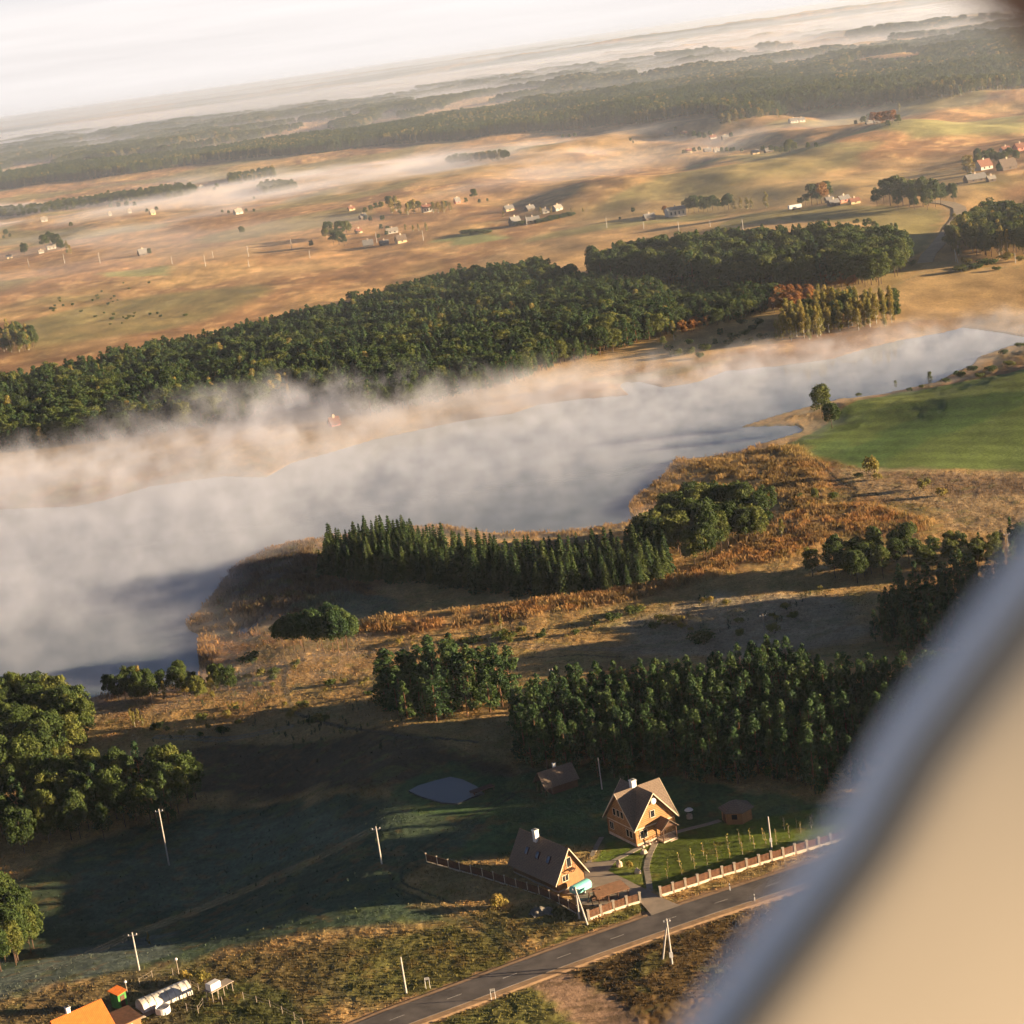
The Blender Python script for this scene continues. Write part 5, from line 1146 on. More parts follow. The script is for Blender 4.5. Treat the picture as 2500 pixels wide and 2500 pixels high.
# ================================================================== FENCES
def fence_run(name, P, label, hpost, plinth, panelM, postM, spaced=True, endpost=True, pw=.17):
    root = empty(name, P[0], 0, label, 'fence'); o0 = P[0]
    for i, p in enumerate(P):
        m = MB(); a = p-o0; m.box(a.x-pw, a.x+pw, a.y-pw, a.y+pw, a.z-.5, a.z+hpost, postM); m.box(a.x-pw-.05, a.x+pw+.05, a.y-pw-.05, a.y+pw+.05, a.z+hpost, a.z+hpost+.07, postM); m.build('post', root)
    for p, q in zip(P[:-1], P[1:]):
        d_ = q-p; L_ = d_.xy.length; yw = math.atan2(d_.y, d_.x); T = Matrix.Translation(p-o0)@Matrix.Rotation(yw, 4, 'Z'); dz = d_.z
        def bx(x0, x1, y0, y1, z0, z1_, mat, mm):
            vs = [(x, y, z+(dz*x/L_)) for z in (z0, z1_) for y in (y0, y1) for x in (x0, x1)]; mm.add([T@Vector(v) for v in vs], [(0,2,3,1),(4,5,7,6),(0,1,5,4),(2,6,7,3),(0,4,6,2),(1,3,7,5)], mat)
        if plinth: mm = MB(); bx(pw, L_-pw, -.14, .14, -.5, plinth, postM, mm); mm.build('plinth', root)
        mm = MB(); n_ = max(4, int((L_-2*pw)/.16)); st_ = (L_-2*pw)/n_
        for k in range(n_): bx(pw+k*st_+.012, pw+(k+1)*st_-.012, -.02, .02, plinth+.04, hpost-.12+.03*math.sin(k*2.1), panelM, mm)
        for z_ in (plinth+.2, hpost-.35): bx(pw, L_-pw, .021, .07, z_, z_+.08, panelM, mm)
        mm.build('panel', root)
    return root
def lin(a, b, n): return [G(a[0]+(b[0]-a[0])*i/n, a[1]+(b[1]-a[1])*i/n) for i in range(n+1)]
fr = [z2(*p) for p in [(400,1192),(508,1157),(615,1122),(720,1087),(825,1050),(930,1018),(1036,987),(1140,952),(1245,918),(1350,887),(1452,857),(1553,823),(1655,793),(1757,765),(1858,735),(1960,705),(2062,675)]]
fence_run('garden_fence', [G(*p) for p in fr], 'long fence of brown board panels and cream posts beside the lawn', 1.65, .38, M['fence'], M['cream'])
fl = [z1(*p) for p in [(838,1395),(945,1353),(1053,1312),(1165,1275),(1278,1242)]]
fence_run('garden_fence', [G(*p) for p in fl], 'short fence of four brown panels left of the driveway', 1.65, .38, M['fence'], M['cream'])
sd = [(1042,2104),(1181,2142),(1333,2190),(1395,2222),(1434,2246)]
SP = [G(*p) for p in sd]; pts_ = []
tot = [0]
for a, b in zip(SP[:-1], SP[1:]): tot.append(tot[-1]+(b-a).xy.length)
nf = int(tot[-1]/2.5)
for k in range(nf+1):
    s = tot[-1]*k/nf; i = min(np.searchsorted(tot, s), len(tot)-1); i = max(i, 1); f = (s-tot[i-1])/(tot[i]-tot[i-1]); p = SP[i-1].lerp(SP[i], f); pts_.append(Vector((p.x, p.y, GZ(p.x, p.y))))
fence_run('garden_fence', pts_[:-1], 'dark board side fence with thin pale posts passing behind the plank outbuilding', 1.5, .1, M['darkwood'], M['cream'], pw=.07)

# ================================================================== GARDEN THINGS
for (px, py), s_, l in ((z1(1097,930), .55, 'peaked pale boulder beside the driveway, left of three garden stones'), (z1(1255,990), .5, 'pale round boulder on the small lawn, nearest to the curved path'), (z1(1308,820), .42, 'pale boulder beside the front path, uppermost garden stone')):
    p = G(px, py); bm = bmesh.new(); bmesh.ops.create_icosphere(bm, subdivisions=3, radius=1)
    for v in bm.verts: k = 1+.22*math.sin(v.co.x*3.1+px)*math.cos(v.co.y*2.7+py)+.08*math.sin(v.co.z*7+px); v.co = Vector((v.co.x*k*.9, v.co.y*k*.8, max(v.co.z*k, -.3)))
    me = bpy.data.meshes.new('boulder'); bm.to_mesh(me); bm.free(); me.materials.append(M['rock']); o = bpy.data.objects.new('boulder', me); COL.objects.link(o); o.scale = (s_*1.2, s_*1.2, s_*1.5); o.location = (p.x, p.y, p.z+.1); tag(o, l, 'boulder')
p = G(*z1(1180, 950)); tree('goldbush', p.x, p.y, 1.3, .7, 'small brown bush between the garden boulders')
for (px, py) in [z1(20,1030), z1(300,990)]: pass
# staked saplings in rows on the lawn
stk = MB(); stk.tube((0, 0, -.2), (0, 0, 1.7), .035, .03, M['polewood'], 6); so_ = stk.build('stake')
sv, sq, stn = crown_mesh('juniper', 1.7, .55, 31); kk = np.random.default_rng(3).random(len(sq)) < .3; sq2 = sq[kk]; scm = arrmesh('crown', sv, sq2, [M['birch']], tint=stn[kk])
proto = empty('sapling', (0, 0, 0), 0, 'thin staked sapling in the rows on the sunlit lawn', 'sapling', 'saplings on the lawn'); so_.parent = proto; co_ = bpy.data.objects.new('crown', scm); COL.objects.link(co_); co_.parent = proto; co_.location.z = .35
first = True
for (x_, y_) in [(462,975),(580,1005),(690,960),(800,930),(885,880),(990,860),(1100,830),(1200,775),(455,1040),(560,930),(660,880),(765,840),(870,820),(975,780),(1075,740),(1165,720),(1275,700),(1300,740),(1385,690),(1390,740),(1460,620),(1565,600),(1600,650),(1690,610),(1700,580),(1500,690),(1780,560)]:
    p = G(*z2(x_, y_)); o = proto if first else copy_tree(proto); first = False; o.location = p; s_ = random.uniform(.85, 1.3); o.scale = (s_, s_, s_); o.rotation_euler = (0, 0, random.random()*6)
# garden grill with round pale hood
p = G(*z1(1700, 520)); g_ = empty('garden_well', p, .3, 'small garden well with round pale cap on the shaded lawn right of the log house', 'well')
m = MB(); m.rev([(.5, -.3), (.5, .7), (.38, .7), (.38, 0)], M['rock'], 14); m.build('ring', g_); m = MB(); m.rev([(0, 1.85), (.5, 1.75), (.75, 1.5), (.7, 1.45), (0, 1.6)], M['white'], 14); m.tube((-.42, 0, .7), (-.42, 0, 1.6), .04, .04, M['darkwood'], 6); m.tube((.42, 0, .7), (.42, 0, 1.6), .04, .04, M['darkwood'], 6); m.build('cap', g_)
p = G(*z1(430, 1330)); m = MB()
bm = bmesh.new(); bmesh.ops.create_icosphere(bm, subdivisions=4, radius=1)
for v in bm.verts: k = 1+.25*math.sin(v.co.x*5+1)*math.cos(v.co.y*4)+.15*math.sin(v.co.z*9+v.co.x*11); v.co = Vector((v.co.x*k*1.7, v.co.y*k*1.3, max(v.co.z*k*.8, -.1)))
me = bpy.data.meshes.new('brush_pile'); bm.to_mesh(me); bm.free(); me.materials.append(simple('dead_twigs', (.16,.14,.11), .95, .5, 9)); o = bpy.data.objects.new('brush_pile', me); COL.objects.link(o); o.location = p; tag(o, 'grey heap of twigs in the grass between side fence and road', 'heap')
# reflector posts by the road
for (x_, y_), l in ((z2(993, 1140), 'white reflector post with dark band on the lawn side of the road'), (z2(1205, 1230), 'white reflector post with dark band on the near side of the road')):
    p = G(x_, y_); r = empty('reflector_post', p, 0, l, 'road post'); m = MB(); m.box(-.08, .08, -.06, .06, -.3, 1.15, M['white']); m.build('post', r); m = MB(); m.box(-.085, .085, -.065, .065, .75, .95, M['black']); m.build('band', r)
# small roadside markers
for (px, py), l in (((1045, 2412), 'thin two legged roadside marker in the grass above the road'), ((1205, 2440), 'thin two legged roadside marker below the road')):
    p = G(px, py); m = MB(); m.tube((-.3, 0, -.2), (-.3, 0, 1.6), .035, .035, M['white'], 6); m.tube((.3, 0, -.2), (.3, 0, 1.6), .035, .035, M['white'], 6); m.box(-.34, .34, -.02, .02, 1.25, 1.65, M['concrete']); o = m.build('roadside_marker'); o.location = p; tag(o, l, 'marker')

# ================================================================== POLES AND WIRES
def pole(px, py, top, label, name='utility_pole', r=.13, wood_=False, arm=1.4, yaw_=0., group=None, brace=None):
    """foot at px,py ; top = photo pixel of the tip"""
    p = G(px, py); dd = (p-Vector((0, 0, CAMZ))).length
    a = proj(p.x, p.y, p.z); b = proj(p.x, p.y, p.z+10); per = math.hypot(a[0]-b[0], a[1]-b[1])/10; h = math.hypot(px-top[0], py-top[1])/per
    root = empty(name, p, yaw_, label, 'utility pole', group); mt = M['polewood'] if wood_ else M['concrete']
    m = MB(); m.tube((0, 0, -.8), (0, 0, h), r*1.2, r*.8, mt, 8); m.build('post', root)
    if arm:
        m = MB(); m.box(-arm/2, arm/2, -.06, .06, h-.55, h-.43, M['steel'])
        for x_ in (-arm/2+.08, 0, arm/2-.08): m.rev([(0, h-.43), (.06, h-.43), (.08, h-.33), (.05, h-.22), (0, h-.2)], M['white'], 8, Matrix.Translation((x_, 0, 0)))
        m.build('crossarm', root)
    if brace:
        for bx_ in brace: q = G(*bx_); m = MB(); v = Vector((q.x-p.x, q.y-p.y, q.z-p.z)); v.rotate(Matrix.Rotation(-yaw_, 3, 'Z')); m.tube(v-Vector((0, 0, .5)), (0, 0, h-.5), r*1.2, r*.9, mt, 8); m.build('brace', root)
    return root, h, p
P1 = pole(390+23, 2112, (382, 1976), 'concrete pole standing before the left wood in the dark field')
P2 = pole(932, 2109, (921, 2017), 'pole in the dark field left of the fence end, carrying wires')
P3 = pole(340, 2368, (324, 2276), 'pole in the dark field above the greenhouse, carrying wires')
P4 = pole(992, 2424, (979, 2336), 'lone pale pole in the grass above the road bottom', arm=0)
P5 = pole(1470, 1927, (1457, 1850), 'thin pole in the shade between bath house and log house', arm=0, r=.1)
P6 = pole(z2(1348,782)[0], z2(1348,782)[1], z2(1305,505), 'pale pole with a small box standing on the sunlit lawn', arm=0)
m = MB(); m.box(-.2, .2, -.25, -.1, 1.3, 1.9, M['white']); m.build('meter_box', P6[0])
P7 = pole(z1(755,1385)[0], z1(755,1385)[1], z1(725,1105), 'white braced pole pair standing in front of the plank outbuilding', brace=[z1(830,1440)], arm=1.0)
P8 = pole(1350+1405/4.83, 2100+1220/4.83, (1350+1328/4.83, 2100+690/4.83), 'white braced pole pair on the near side of the road', brace=[(1350+1287/4.83, 2100+1162/4.83)], arm=1.0)
m = MB(); m.box(-.25, .25, -.35, -.12, 1.1, 1.8, M['white']); m.build('meter_box', P8[0])
P9 = pole(1871, 1582, (1860, 1499), 'tall dark pole on the meadow above the pine wood, orange bush beside it', wood_=True)
P10 = pole(2463, 1372, (2457, 1300), 'brown pole above the shaded wood at the right edge', wood_=True)
P11 = pole(2341, 1548, (2335, 1495), 'white slim pole in the dark wood beside the pale aircraft edge', arm=0, r=.1)
P12 = pole(1354, 1676, (1347, 1631), 'brown pole standing at the left end of the pine wood', wood_=True)
def wires(a, b, n, label, group=None, sag=.9, spread=.85, r=.006):
    (ra, ha, pa_), (rb_, hb, pb2) = a, b; A = pa_+Vector((0, 0, ha-.25)); B = pb2+Vector((0, 0, hb-.25)); d_ = (B-A); s_ = Vector((-d_.y, d_.x, 0)).normalized(); m = MB()
    for k in range(n):
        o_ = s_*spread*(k-(n-1)/2); last = None
        for i in range(13):
            f = i/12; q = A.lerp(B, f)+o_-Vector((0, 0, 4*sag*f*(1-f)))
            if last is not None: m.tube(last, q, r, r, M['wire'], 4, False)
            last = q
    o = m.build('overhead_wires'); tag(o, label, 'wires', group); return o
class _P: pass
def virt(px, py, h): p = G(px, py); return (None, h, p)
wires(P2, P3, 3, 'overhead wires between the two poles crossing the dark field')
wires(P3, virt(-60, 2560, 9), 3, 'overhead wires leaving the picture at the lower left edge')
wires(P9, P10, 2, 'overhead wires crossing above the shaded right thicket')
wires(P12, P9, 2, 'overhead wires between the meadow pole and the pine wood pole')
# far poles on the plain
fp = [((55,505),(54,490),1),((122,497),(121,480),0),((189,497),(188,478),0),((325,498),(324,485),0),((388,503),(388,483),0),((402,486),(402,474),0),((469,484),(469,466),0),((470,504),(470,492),0),((551,472),(551,453),0),((585,487),(585,475),0),((711,458),(711,440),0),((799,454),(799,436),0),((1145,430),(1145,412),0),((994,425),(994,408),0),((1281,436),(1281,418),0),((1402,434),(1402,415),0),((1340,428),(1340,418),0),((1215,432),(1215,420),0)]
for i, (a, b, br) in enumerate(fp):
    s = 2500/1932
    pole(a[0]*s, a[1]*s, (b[0]*s, (b[1]-2)*s), 'pale pole of the line across the dry plain', r=.2, group='poles across the plain', arm=0)
pole(1803*2500/1932, 494*2500/1932, (1806*2500/1932, 470*2500/1932), 'white pole pair beside the bushes near the curving road', brace=[(1808*2500/1932, 496*2500/1932)], arm=0, r=.16)
pole(1916*2500/1932, 497*2500/1932, (1916*2500/1932, 477*2500/1932), 'white pole right of the rounded bushes at the right edge', arm=0, r=.16)

# ================================================================== BOTTOM LEFT FARMYARD
q0 = G(*z3(410, 775)); fa = G(*z3(880, 780)); ridge_a = z3(410, 775); ridge_b = z3(795, 605)
fr0 = G(*z3(520, 960)); 
# ridge seen from (410,775) to (795,605); build with ridge 6.5 m above ground
def at_height(px, py, z):
    d = ray(px, py); t_ = (z-CAMZ)/d[2]; return Vector((d[0]*t_, d[1]*t_, z))
gz = GZ(*G(*z3(700, 700)).xy); ra_ = at_height(*ridge_a, gz+5.8); rb2_ = at_height(*ridge_b, gz+5.8); yr = math.atan2(rb2_.y-ra_.y, rb2_.x-ra_.x); Lr = (rb2_-ra_).length
fh = empty('orange_roofed_house', (rb2_.x, rb2_.y, gz), yr, 'house with bright orange sheet roof cut by the bottom left edge', 'house')
m = MB(); gable_wall(m, -Lr, -.3, -3.6, 3.6, -.8, 2.4, 5.6, M['plank'], 'x'); m.build('wall', fh)
m = MB(); gable_roof(m, -Lr, -.3, -3.6, 3.6, 2.5, 5.8, .1, M['orange'], 'x', .5, .3); rf = m.build('roof', fh); chimney(rf, -Lr*.66, .25, 5.2, 1.3, .55)
m = MB(); m.box(0.0, 3.8, -3.2, .6, -.8, 2.3, M['plank']); m.slab([(0, -3.5, 2.45), (4.1, -3.5, 2.45), (4.1, .9, 2.75), (0, .9, 2.75)], .12, M['darkwood']); m.build('extension', fh)
window(fh, 1.9, .8, 1.0, 1.1, 3.22, Tf)
p = G(*z3(945, 665)); gs = empty('green_shed', p, yr+.3, 'tiny green board shed with orange lid roof behind the orange roofed house', 'shed')
m = MB(); m.box(-.8, .8, -.8, .8, -.5, 2.3, M['green']); m.build('wall', gs); m = MB(); m.slab([(-1, -1, 2.35), (1, -1, 2.35), (1, 1, 2.75), (-1, 1, 2.75)], .08, M['orange']); m.build('roof', gs); m = MB(); m.box(-.4, .4, -.86, -.8, 0, 1.9, M['darkwood']); m.build('door', gs)
# polytunnel greenhouse
ga = G(*z3(1105, 705)); gb = G(*z3(1480, 545)); yg, Lg = frame_at(ga, gb); gh = empty('greenhouse', ga, yg, 'long white plastic tunnel greenhouse beside the orange roofed house', 'greenhouse')
film, t, b = nodes('plastic_film'); b.inputs['Roughness'].default_value = .5
tc = N(t, 'ShaderNodeTexCoord'); nz = N(t, 'ShaderNodeTexNoise'); nz.inputs['Scale'].default_value = .9; nz.inputs['Detail'].default_value = 4; t.links.new(tc.outputs['Object'], nz.inputs['Vector'])
cr = N(t, 'ShaderNodeValToRGB'); cr.color_ramp.elements[0].color = (.40, .36, .29, 1); cr.color_ramp.elements[1].color = (.64, .60, .54, 1); cr.color_ramp.elements[0].position = .35; cr.color_ramp.elements[1].position = .6
t.links.new(nz.outputs[0], cr.inputs[0]); t.links.new(cr.outputs[0], b.inputs['Base Color'])
m = MB(); Rg = 1.55; nseg = 14; nl = int(Lg/.5); vs = []; fs = []
for j in range(nl+1):
    for i in range(nseg+1):
        a = math.pi*i/nseg; rr = Rg*(1+.015*math.sin(j*2.9+i)); vs.append((Lg*j/nl, -math.cos(a)*rr, max(0, math.sin(a))**.85*rr*1.15+(-.2 if i in (0, nseg) else 0)))
for j in range(nl):
    for i in range(nseg): a = j*(nseg+1)+i; fs.append((a, a+nseg+1, a+nseg+2, a+1))
m.add(vs, fs, film); m.add([vs[i] for i in range(nseg+1)], [tuple(range(nseg+1))], film); m.add([vs[nl*(nseg+1)+i] for i in range(nseg+1)], [tuple(range(nseg, -1, -1))], film); m.build('cover', gh)
for j in range(0, nl+1, 2):
    m = MB(); x_ = Lg*j/nl; pts2 = [(x_, -math.cos(a)*(Rg+.04), max(0, math.sin(a))**.85*(Rg+.04)*1.15) for a in np.linspace(0, math.pi, 9)]
    for a, b_ in zip(pts2[:-1], pts2[1:]): m.tube(a, b_, .035, .035, M['polewood'], 5, False)
    m.build('hoop', gh)
p = G(*z3(1285, 715)); m = MB(); m.rev([(0, 0), (1.05, 0), (1.1, .15), (1.05, .95), (.95, .95), (.95, .4), (0, .4)], M['white'], 22); o = m.build('water_tub'); o.location = p; tag(o, 'round white concrete tub in front of the tunnel greenhouse', 'tub')
p = G(*z3(1710, 600)); wt = empty('tank_stand', p, yr+.15, 'wooden platform on thin legs at the right of the greenhouse', 'platform')
for x_ in (-1.3, -.3, .8, 2.4):
    for y_ in (-.7, .7): m = MB(); m.tube((x_, y_, -.3), (x_, y_, 1.6), .06, .06, M['polewood'], 6); m.build('leg', wt)
m = MB(); m.box(-1.5, 2.7, -.9, .9, 1.6, 1.7, M['polewood']); m.build('deck', wt)
m = MB(); m.box(-1.3, .6, -.65, .65, 0, 1.0, M['white']); o = m.build('water_tank', bevel=.12); o.location = p+Vector((0, 0, 1.72)); o.rotation_euler.z = yr+.15; tag(o, 'white water tank standing on the wooden platform', 'tank')
for (a, b_), l in (((z3(1003, 570), z3(978, 478)), 'yard lamp post behind the tiny green shed'), ((z3(1405, 410), z3(1375, 300)), 'yard lamp post above the far end of the greenhouse')):
    r = pole(a[0], a[1], b_, l, name='lamp_post', r=.07, wood_=True, arm=0); r[0]['category'] = 'lamp post'
    m = MB(); m.rev([(0, r[1]+.3), (.2, r[1]+.2), (.24, r[1]), (.1, r[1]-.12), (0, r[1]-.12)], M['white'], 10); m.build('lamp_head', r[0])
def post_fence(pts, label, h=1.2, step=2.2):
    P = [G(*p) for p in pts]; root = empty('wire_fence', P[0], 0, label, 'fence'); last = None; rails = MB()
    for a, b in zip(P[:-1], P[1:]):
        n_ = max(1, int((b-a).xy.length/step))
        for i in range(n_):
            q = a.lerp(b, i/n_); q = Vector((q.x, q.y, GZ(q.x, q.y))); m = MB(); v = q-P[0]; m.tube(v-Vector((0, 0, .3)), v+Vector((0, 0, h)), .06, .05, M['polewood'], 6); m.build('post', root)
            if last is not None: [rails.tube(last+Vector((0, 0, z_)), v+Vector((0, 0, z_)), .02, .02, M['polewood'], 4, False) for z_ in (h*.45, h*.85)]
            last = v
    rails.build('wire', root); return root
post_fence([z3(*p) for p in [(1100,500),(1200,440),(1360,420),(1440,480),(1690,610)]], 'thin post fence behind the greenhouse and platform')
post_fence([z3(*p) for p in [(1470,700),(1560,720),(1600,660),(1900,640)]], 'thin post fence right of the round tub')
post_fence([(595,2440),(660,2460),(720,2490),(760,2520)], 'post fence leading down to the bottom edge beside the track')
p = G(*z3(1100, 760)); m = MB()
for k in range(7): m.tube((-2.6, -.5+.16*k, .12+.1*(k % 2)), (2.6, -.5+.16*k+.05, .12+.1*(k % 2)), .09, .07, M['polewood'], 7)
o = m.build('timber_pile'); o.location = p; o.rotation_euler.z = yr; tag(o, 'low pile of round timber in front of the greenhouse', 'timber')
for (x_, y_), h_, k_, l in ((z3(1460,470), 1.8, 'goldbush', 'yellow bush at the end of the greenhouse, upper one'), (z3(1610,480), 2.0, 'goldbush', 'orange bush left of the water tank platform'), (z3(1175,185), 2.2, 'birch', 'small pale tree on the bank above the greenhouse')):
    p = G(x_, y_); tree(k_, p.x, p.y, h_, .8, l)

# ================================================================== FARMS ON THE PLAIN
def farmhouse(px, py, w_, l_, h_, ang, wallm, roofm, label, windows=2, rh=None):
    w_ *= .85; l_ *= .85; h_ *= .85; rh = rh*.85 if rh else rh
    p = D(px, py); r = empty('farmhouse', p, ang, label, 'house'); rh = rh or w_*.45
    m = MB(); gable_wall(m, -l_/2, l_/2, -w_/2, w_/2, -2, h_, h_+rh, wallm, 'x'); m.build('wall', r)
    m = MB(); gable_roof(m, -l_/2, l_/2, -w_/2, w_/2, h_+.12, h_+rh+.12, .15, roofm, 'x', .5, .4); rf = m.build('roof', r)
    m = MB(); m.box(-.5, .5, -.4, .4, h_+rh-.4, h_+rh+1.1, M['rock']); m.build('chimney', rf)
    for k in range(windows):
        x_ = -l_/2+l_*(k+.7)/(windows+.4); m = MB(); m.box(x_-.6, x_+.6, -w_/2-.06, -w_/2+.02, h_*.3, h_*.75, M['glass']); m.build('window', r)
    m = MB(); m.box(l_/2-.02, l_/2+.06, -.5, .6, .0, 2.0, M['darkwood']); m.build('door', r)
    return r
FARMS = [
 (806,400,7,10,5,.3,'farmwhite','redroof','white two storey house with red brown roof among the plain trees',3,3),
 (1005,420,7,12,2.5,.2,'yellowwall','greyroof','grey roofed barn left of the dark plain hedge',2,None),
 (972,424,8,9,2.6,.5,'darkwall','greyroof','dark steep roofed barn left end of the middle farm row',1,5),
 (960,398,7,9,2.5,.4,'yellowwall','greyroof','dark roofed house with lit gable above the middle farm row',1,None),
 (1000,397,6,8,2.4,.5,'darkwall','greyroof','small barn between the two gabled houses of the middle farm',1,None),
 (1052,397,6,8,2.6,.6,'farmwhite','paleroof','pale house at the right end of the middle farm row',1,None),
 (1030,402,5,6,2.3,.1,'farmwhite','paleroof','tiny white hut near the pale house of the middle farm',1,None),
 (757,458,7,9,3,.4,'yellowwall','darkwall','dark roofed house with pale gable in the lower left farm',1,4.5),
 (740,440,6,11,2.6,.2,'farmwhite','paleroof','pale low house above the dark roofed one in the lower left farm',2,None),
 (725,462,5,8,2.2,.2,'darkwall','greyroof','low grey barn left of the dark roofed farm house',1,None),
 (695,465,5,9,2.2,.1,'darkwall','greyroof','leftmost low barn of the lower left farm',1,4),
 (677,440,5,6,2.5,.5,'yellowwall','redroof','small reddish hut beside the farm trees',1,None),
 (685,413,6,7,2.5,.5,'darkwall','greyroof','brown barn behind the upper farm trees',1,None),
 (663,397,5,7,2.4,.5,'yellowwall','redroof','small reddish house at the left end of the upper farm row',1,None),
 (863,384,5,6,2.6,.5,'pink','greyroof','pinkish hut right of the white two storey house',1,4),
 (97,470,7,10,2.8,.4,'farmwhite','paleroof','white house under the dark trees on the left of the plain',2,None),
 (78,478,4,6,2,.4,'farmwhite','paleroof','low white hut just left of the white house under dark trees',0,None),
 (18,488,5,6,2.3,.4,'yellowwall','greyroof','small hut near the left edge of the plain',1,None),
 (270,482,6,9,2.5,.5,'darkwall','greyroof','lone grey steep roofed barn with a round bush on the plain',1,4.5),
 (84,418,6,9,3,.3,'farmwhite','paleroof','white gabled house in the mist near the left edge',1,4),
 (288,405,6,7,3,.6,'yellowwall','paleroof','pale gabled house in the mist beside small trees',1,4),
 (450,404,7,10,3,.6,'farmwhite','paleroof','pale house in the mist, middle of the misty row',1,4),
 (208,407,4,5,2.4,.4,'farmwhite','paleroof','tiny pale hut in the mist',0,3),
 (245,402,4,5,2.4,.4,'farmwhite','paleroof','small pale hut in the mist right of the tiny one',0,3),
 (95,388,8,18,3,.35,'yellowwall','redroof','long pale red roofed house in the mist at the left',2,None),
 (380,355,5,8,2.5,.5,'farmwhite','paleroof','faint house in the thick mist below the forest',0,None),
 (1275,408,9,16,6,.25,'farmwhite','greyroof','grey white two storey ruin like house below the tree row',4,2.2),
 (1225,415,7,9,2.4,.3,'darkwall','greyroof','grey gabled shed left of the two storey house',0,None),
 (1573,388,6,8,2.5,.3,'darkwall','greyroof','brown roofed barn at left of the upper right farm',1,None),
 (1592,381,6,9,2.5,.4,'pink','greyroof','barn with reddish wall in the upper right farm',1,None),
 (1612,384,5,8,2.2,.3,'yellowwall','redroof','low farm shed right of the reddish walled barn',1,None),
 (1565,382,5,6,2.5,.2,'darkwall','greyroof','small dark shed between tree and brown roofed barn',1,None),
 (1856,320,9,12,3.4,.4,'farmwhite','redroof','white house with bright red roof near the right edge',2,5),
 (1900,320,9,14,3,.35,'darkwall','darkwall','large dark roofed barn with white gable near the right edge',1,6),
 (1840,342,8,16,2.4,.2,'darkwall','greyroof','long low grey barn below the red roofed house',2,None),
 (1897,288,6,8,3,.3,'farmwhite','redroof','small white house above the dark roofed barn',1,None),
 (1924,284,8,9,3,.3,'pink','redroof','red house at the right edge of the upper right hamlet',1,None),
 (1870,342,5,6,2.3,.2,'darkwall','paleroof','tiny shed right of the long grey barn',1,None),
 (1262,257,7,12,2.6,.3,'darkwall','greyroof','far dark roofed house on the plain below the forest, left one',1,None),
 (1290,255,7,10,2.6,.3,'yellowwall','redroof','far small house right of the far dark roofed one',1,None),
 (1345,262,6,9,2.6,.3,'farmwhite','redroof','far white hut in the tree group under the forest',1,None),
 (1368,262,6,9,2.6,.3,'darkwall','greyroof','far barn in the tree group under the forest',1,None),
 (1300,288,6,9,2.6,.3,'yellowwall','redroof','reddish far house in the second hamlet row',1,None),
 (1335,287,6,9,2.6,.3,'darkwall','greyroof','grey far house in the second hamlet row',1,None),
 (1352,287,5,7,2.6,.3,'farmwhite','paleroof','white far hut in the second hamlet row',1,None),
 (1425,291,6,9,2.6,.3,'yellowwall','greyroof','far house at the left of the third hamlet row',1,None),
 (1450,288,6,9,2.6,.3,'darkwall','greyroof','far barn in the third hamlet row',1,None),
 (1497,232,8,12,3.5,.3,'farmwhite','greyroof','greyish white far house right under the forest edge',2,None),
 (1512,230,7,9,3.2,.3,'farmwhite','greyroof','second greyish white far house right under the forest edge',1,None),
 (1655,235,6,8,3,.3,'farmwhite','greyroof','far white hut left of the autumn trees under the forest',1,None),
 (1640,237,6,8,3,.3,'darkwall','greyroof','far dark hut left of the autumn trees under the forest',1,None),
 (553,768,3,8,1.2,.45,'farmwhite','paleroof','low white shed in the clearing above the lake mist',0,.8),
 (631,803,4,4.5,1.6,.5,'pink','redroof','small red roofed hut veiled by mist on the far shore',1,2.6),
]
for a in FARMS: farmhouse(a[0], a[1], a[2], a[3], a[4], a[5], M[a[6]], M[a[7]], a[8], a[9], a[10])
p = D(1500, 396); r = empty('farm_trailer', p, .25, 'white box trailer standing alone in the field left of the farm', 'trailer'); m = MB(); m.box(-4.5, 4.5, -1.3, 1.3, .9, 3.6, M['white']); m.build('box', r, bevel=.15)
for x_ in (-2.5, -1.4, 2.8):
    for y_ in (-1.1, 1.1): m = MB(); m.tube((x_, y_-.15, .5), (x_, y_+.15, .5), .5, .5, M['black'], 12); m.build('wheel', r)
def plain(key, pts, label, group=None, wide=1.):
    for px, py, h in pts: p = D(px, py); tree(key, p.x, p.y, h, wide*random.uniform(.85, 1.15), label, group)
plain('broadleaf', [(48,483,14)], 'dark tree alone at the left of the plain above the pole group')
plain('broadleaf', [(85,470,15),(95,466,16),(108,468,16),(116,474,12)], 'dark round tree above the white house on the left plain', 'dark trees by the white house')
plain('birch', [(128,478,12),(134,480,9)], 'pale tree at the right of the dark trees by the white house', 'pale trees by the white house')
plain('broadleaf', [(457,444,9)], 'lone round green tree in the middle of the left plain')
plain('broadleaf', [(283,482,7)], 'round dark bush right of the lone grey barn')
plain('broadleaf', [(620,445,13),(615,452,10),(643,448,14),(655,444,13),(640,462,12),(650,465,10),(588,468,7),(630,462,12)], 'green tree of the clump left of the lower left farm', 'trees left of the lower left farm')
plain('birch', [(748,398,14),(740,402,13),(755,404,12),(783,403,13),(770,406,11),(818,402,10),(828,402,10),(838,402,11),(850,398,8)], 'tree with golden leaves around the white two storey house', 'golden trees by the white house', 1.6)
plain('broadleaf', [(720,395,8),(710,398,8),(700,400,7),(690,405,7),(776,402,12),(790,398,10),(735,392,12),(895,378,11),(880,385,6),(905,385,5),(920,382,4),(690,418,6),(700,420,6),(722,418,6),(840,396,9)], 'green tree in the upper farm row on the plain', 'green trees of the upper farm row')
plain('birch', [(790,436,6),(805,436,7),(780,436,5),(765,434,5)], 'small yellowing tree right of the lower left farm', 'small yellow trees of the lower left farm', 1.5)
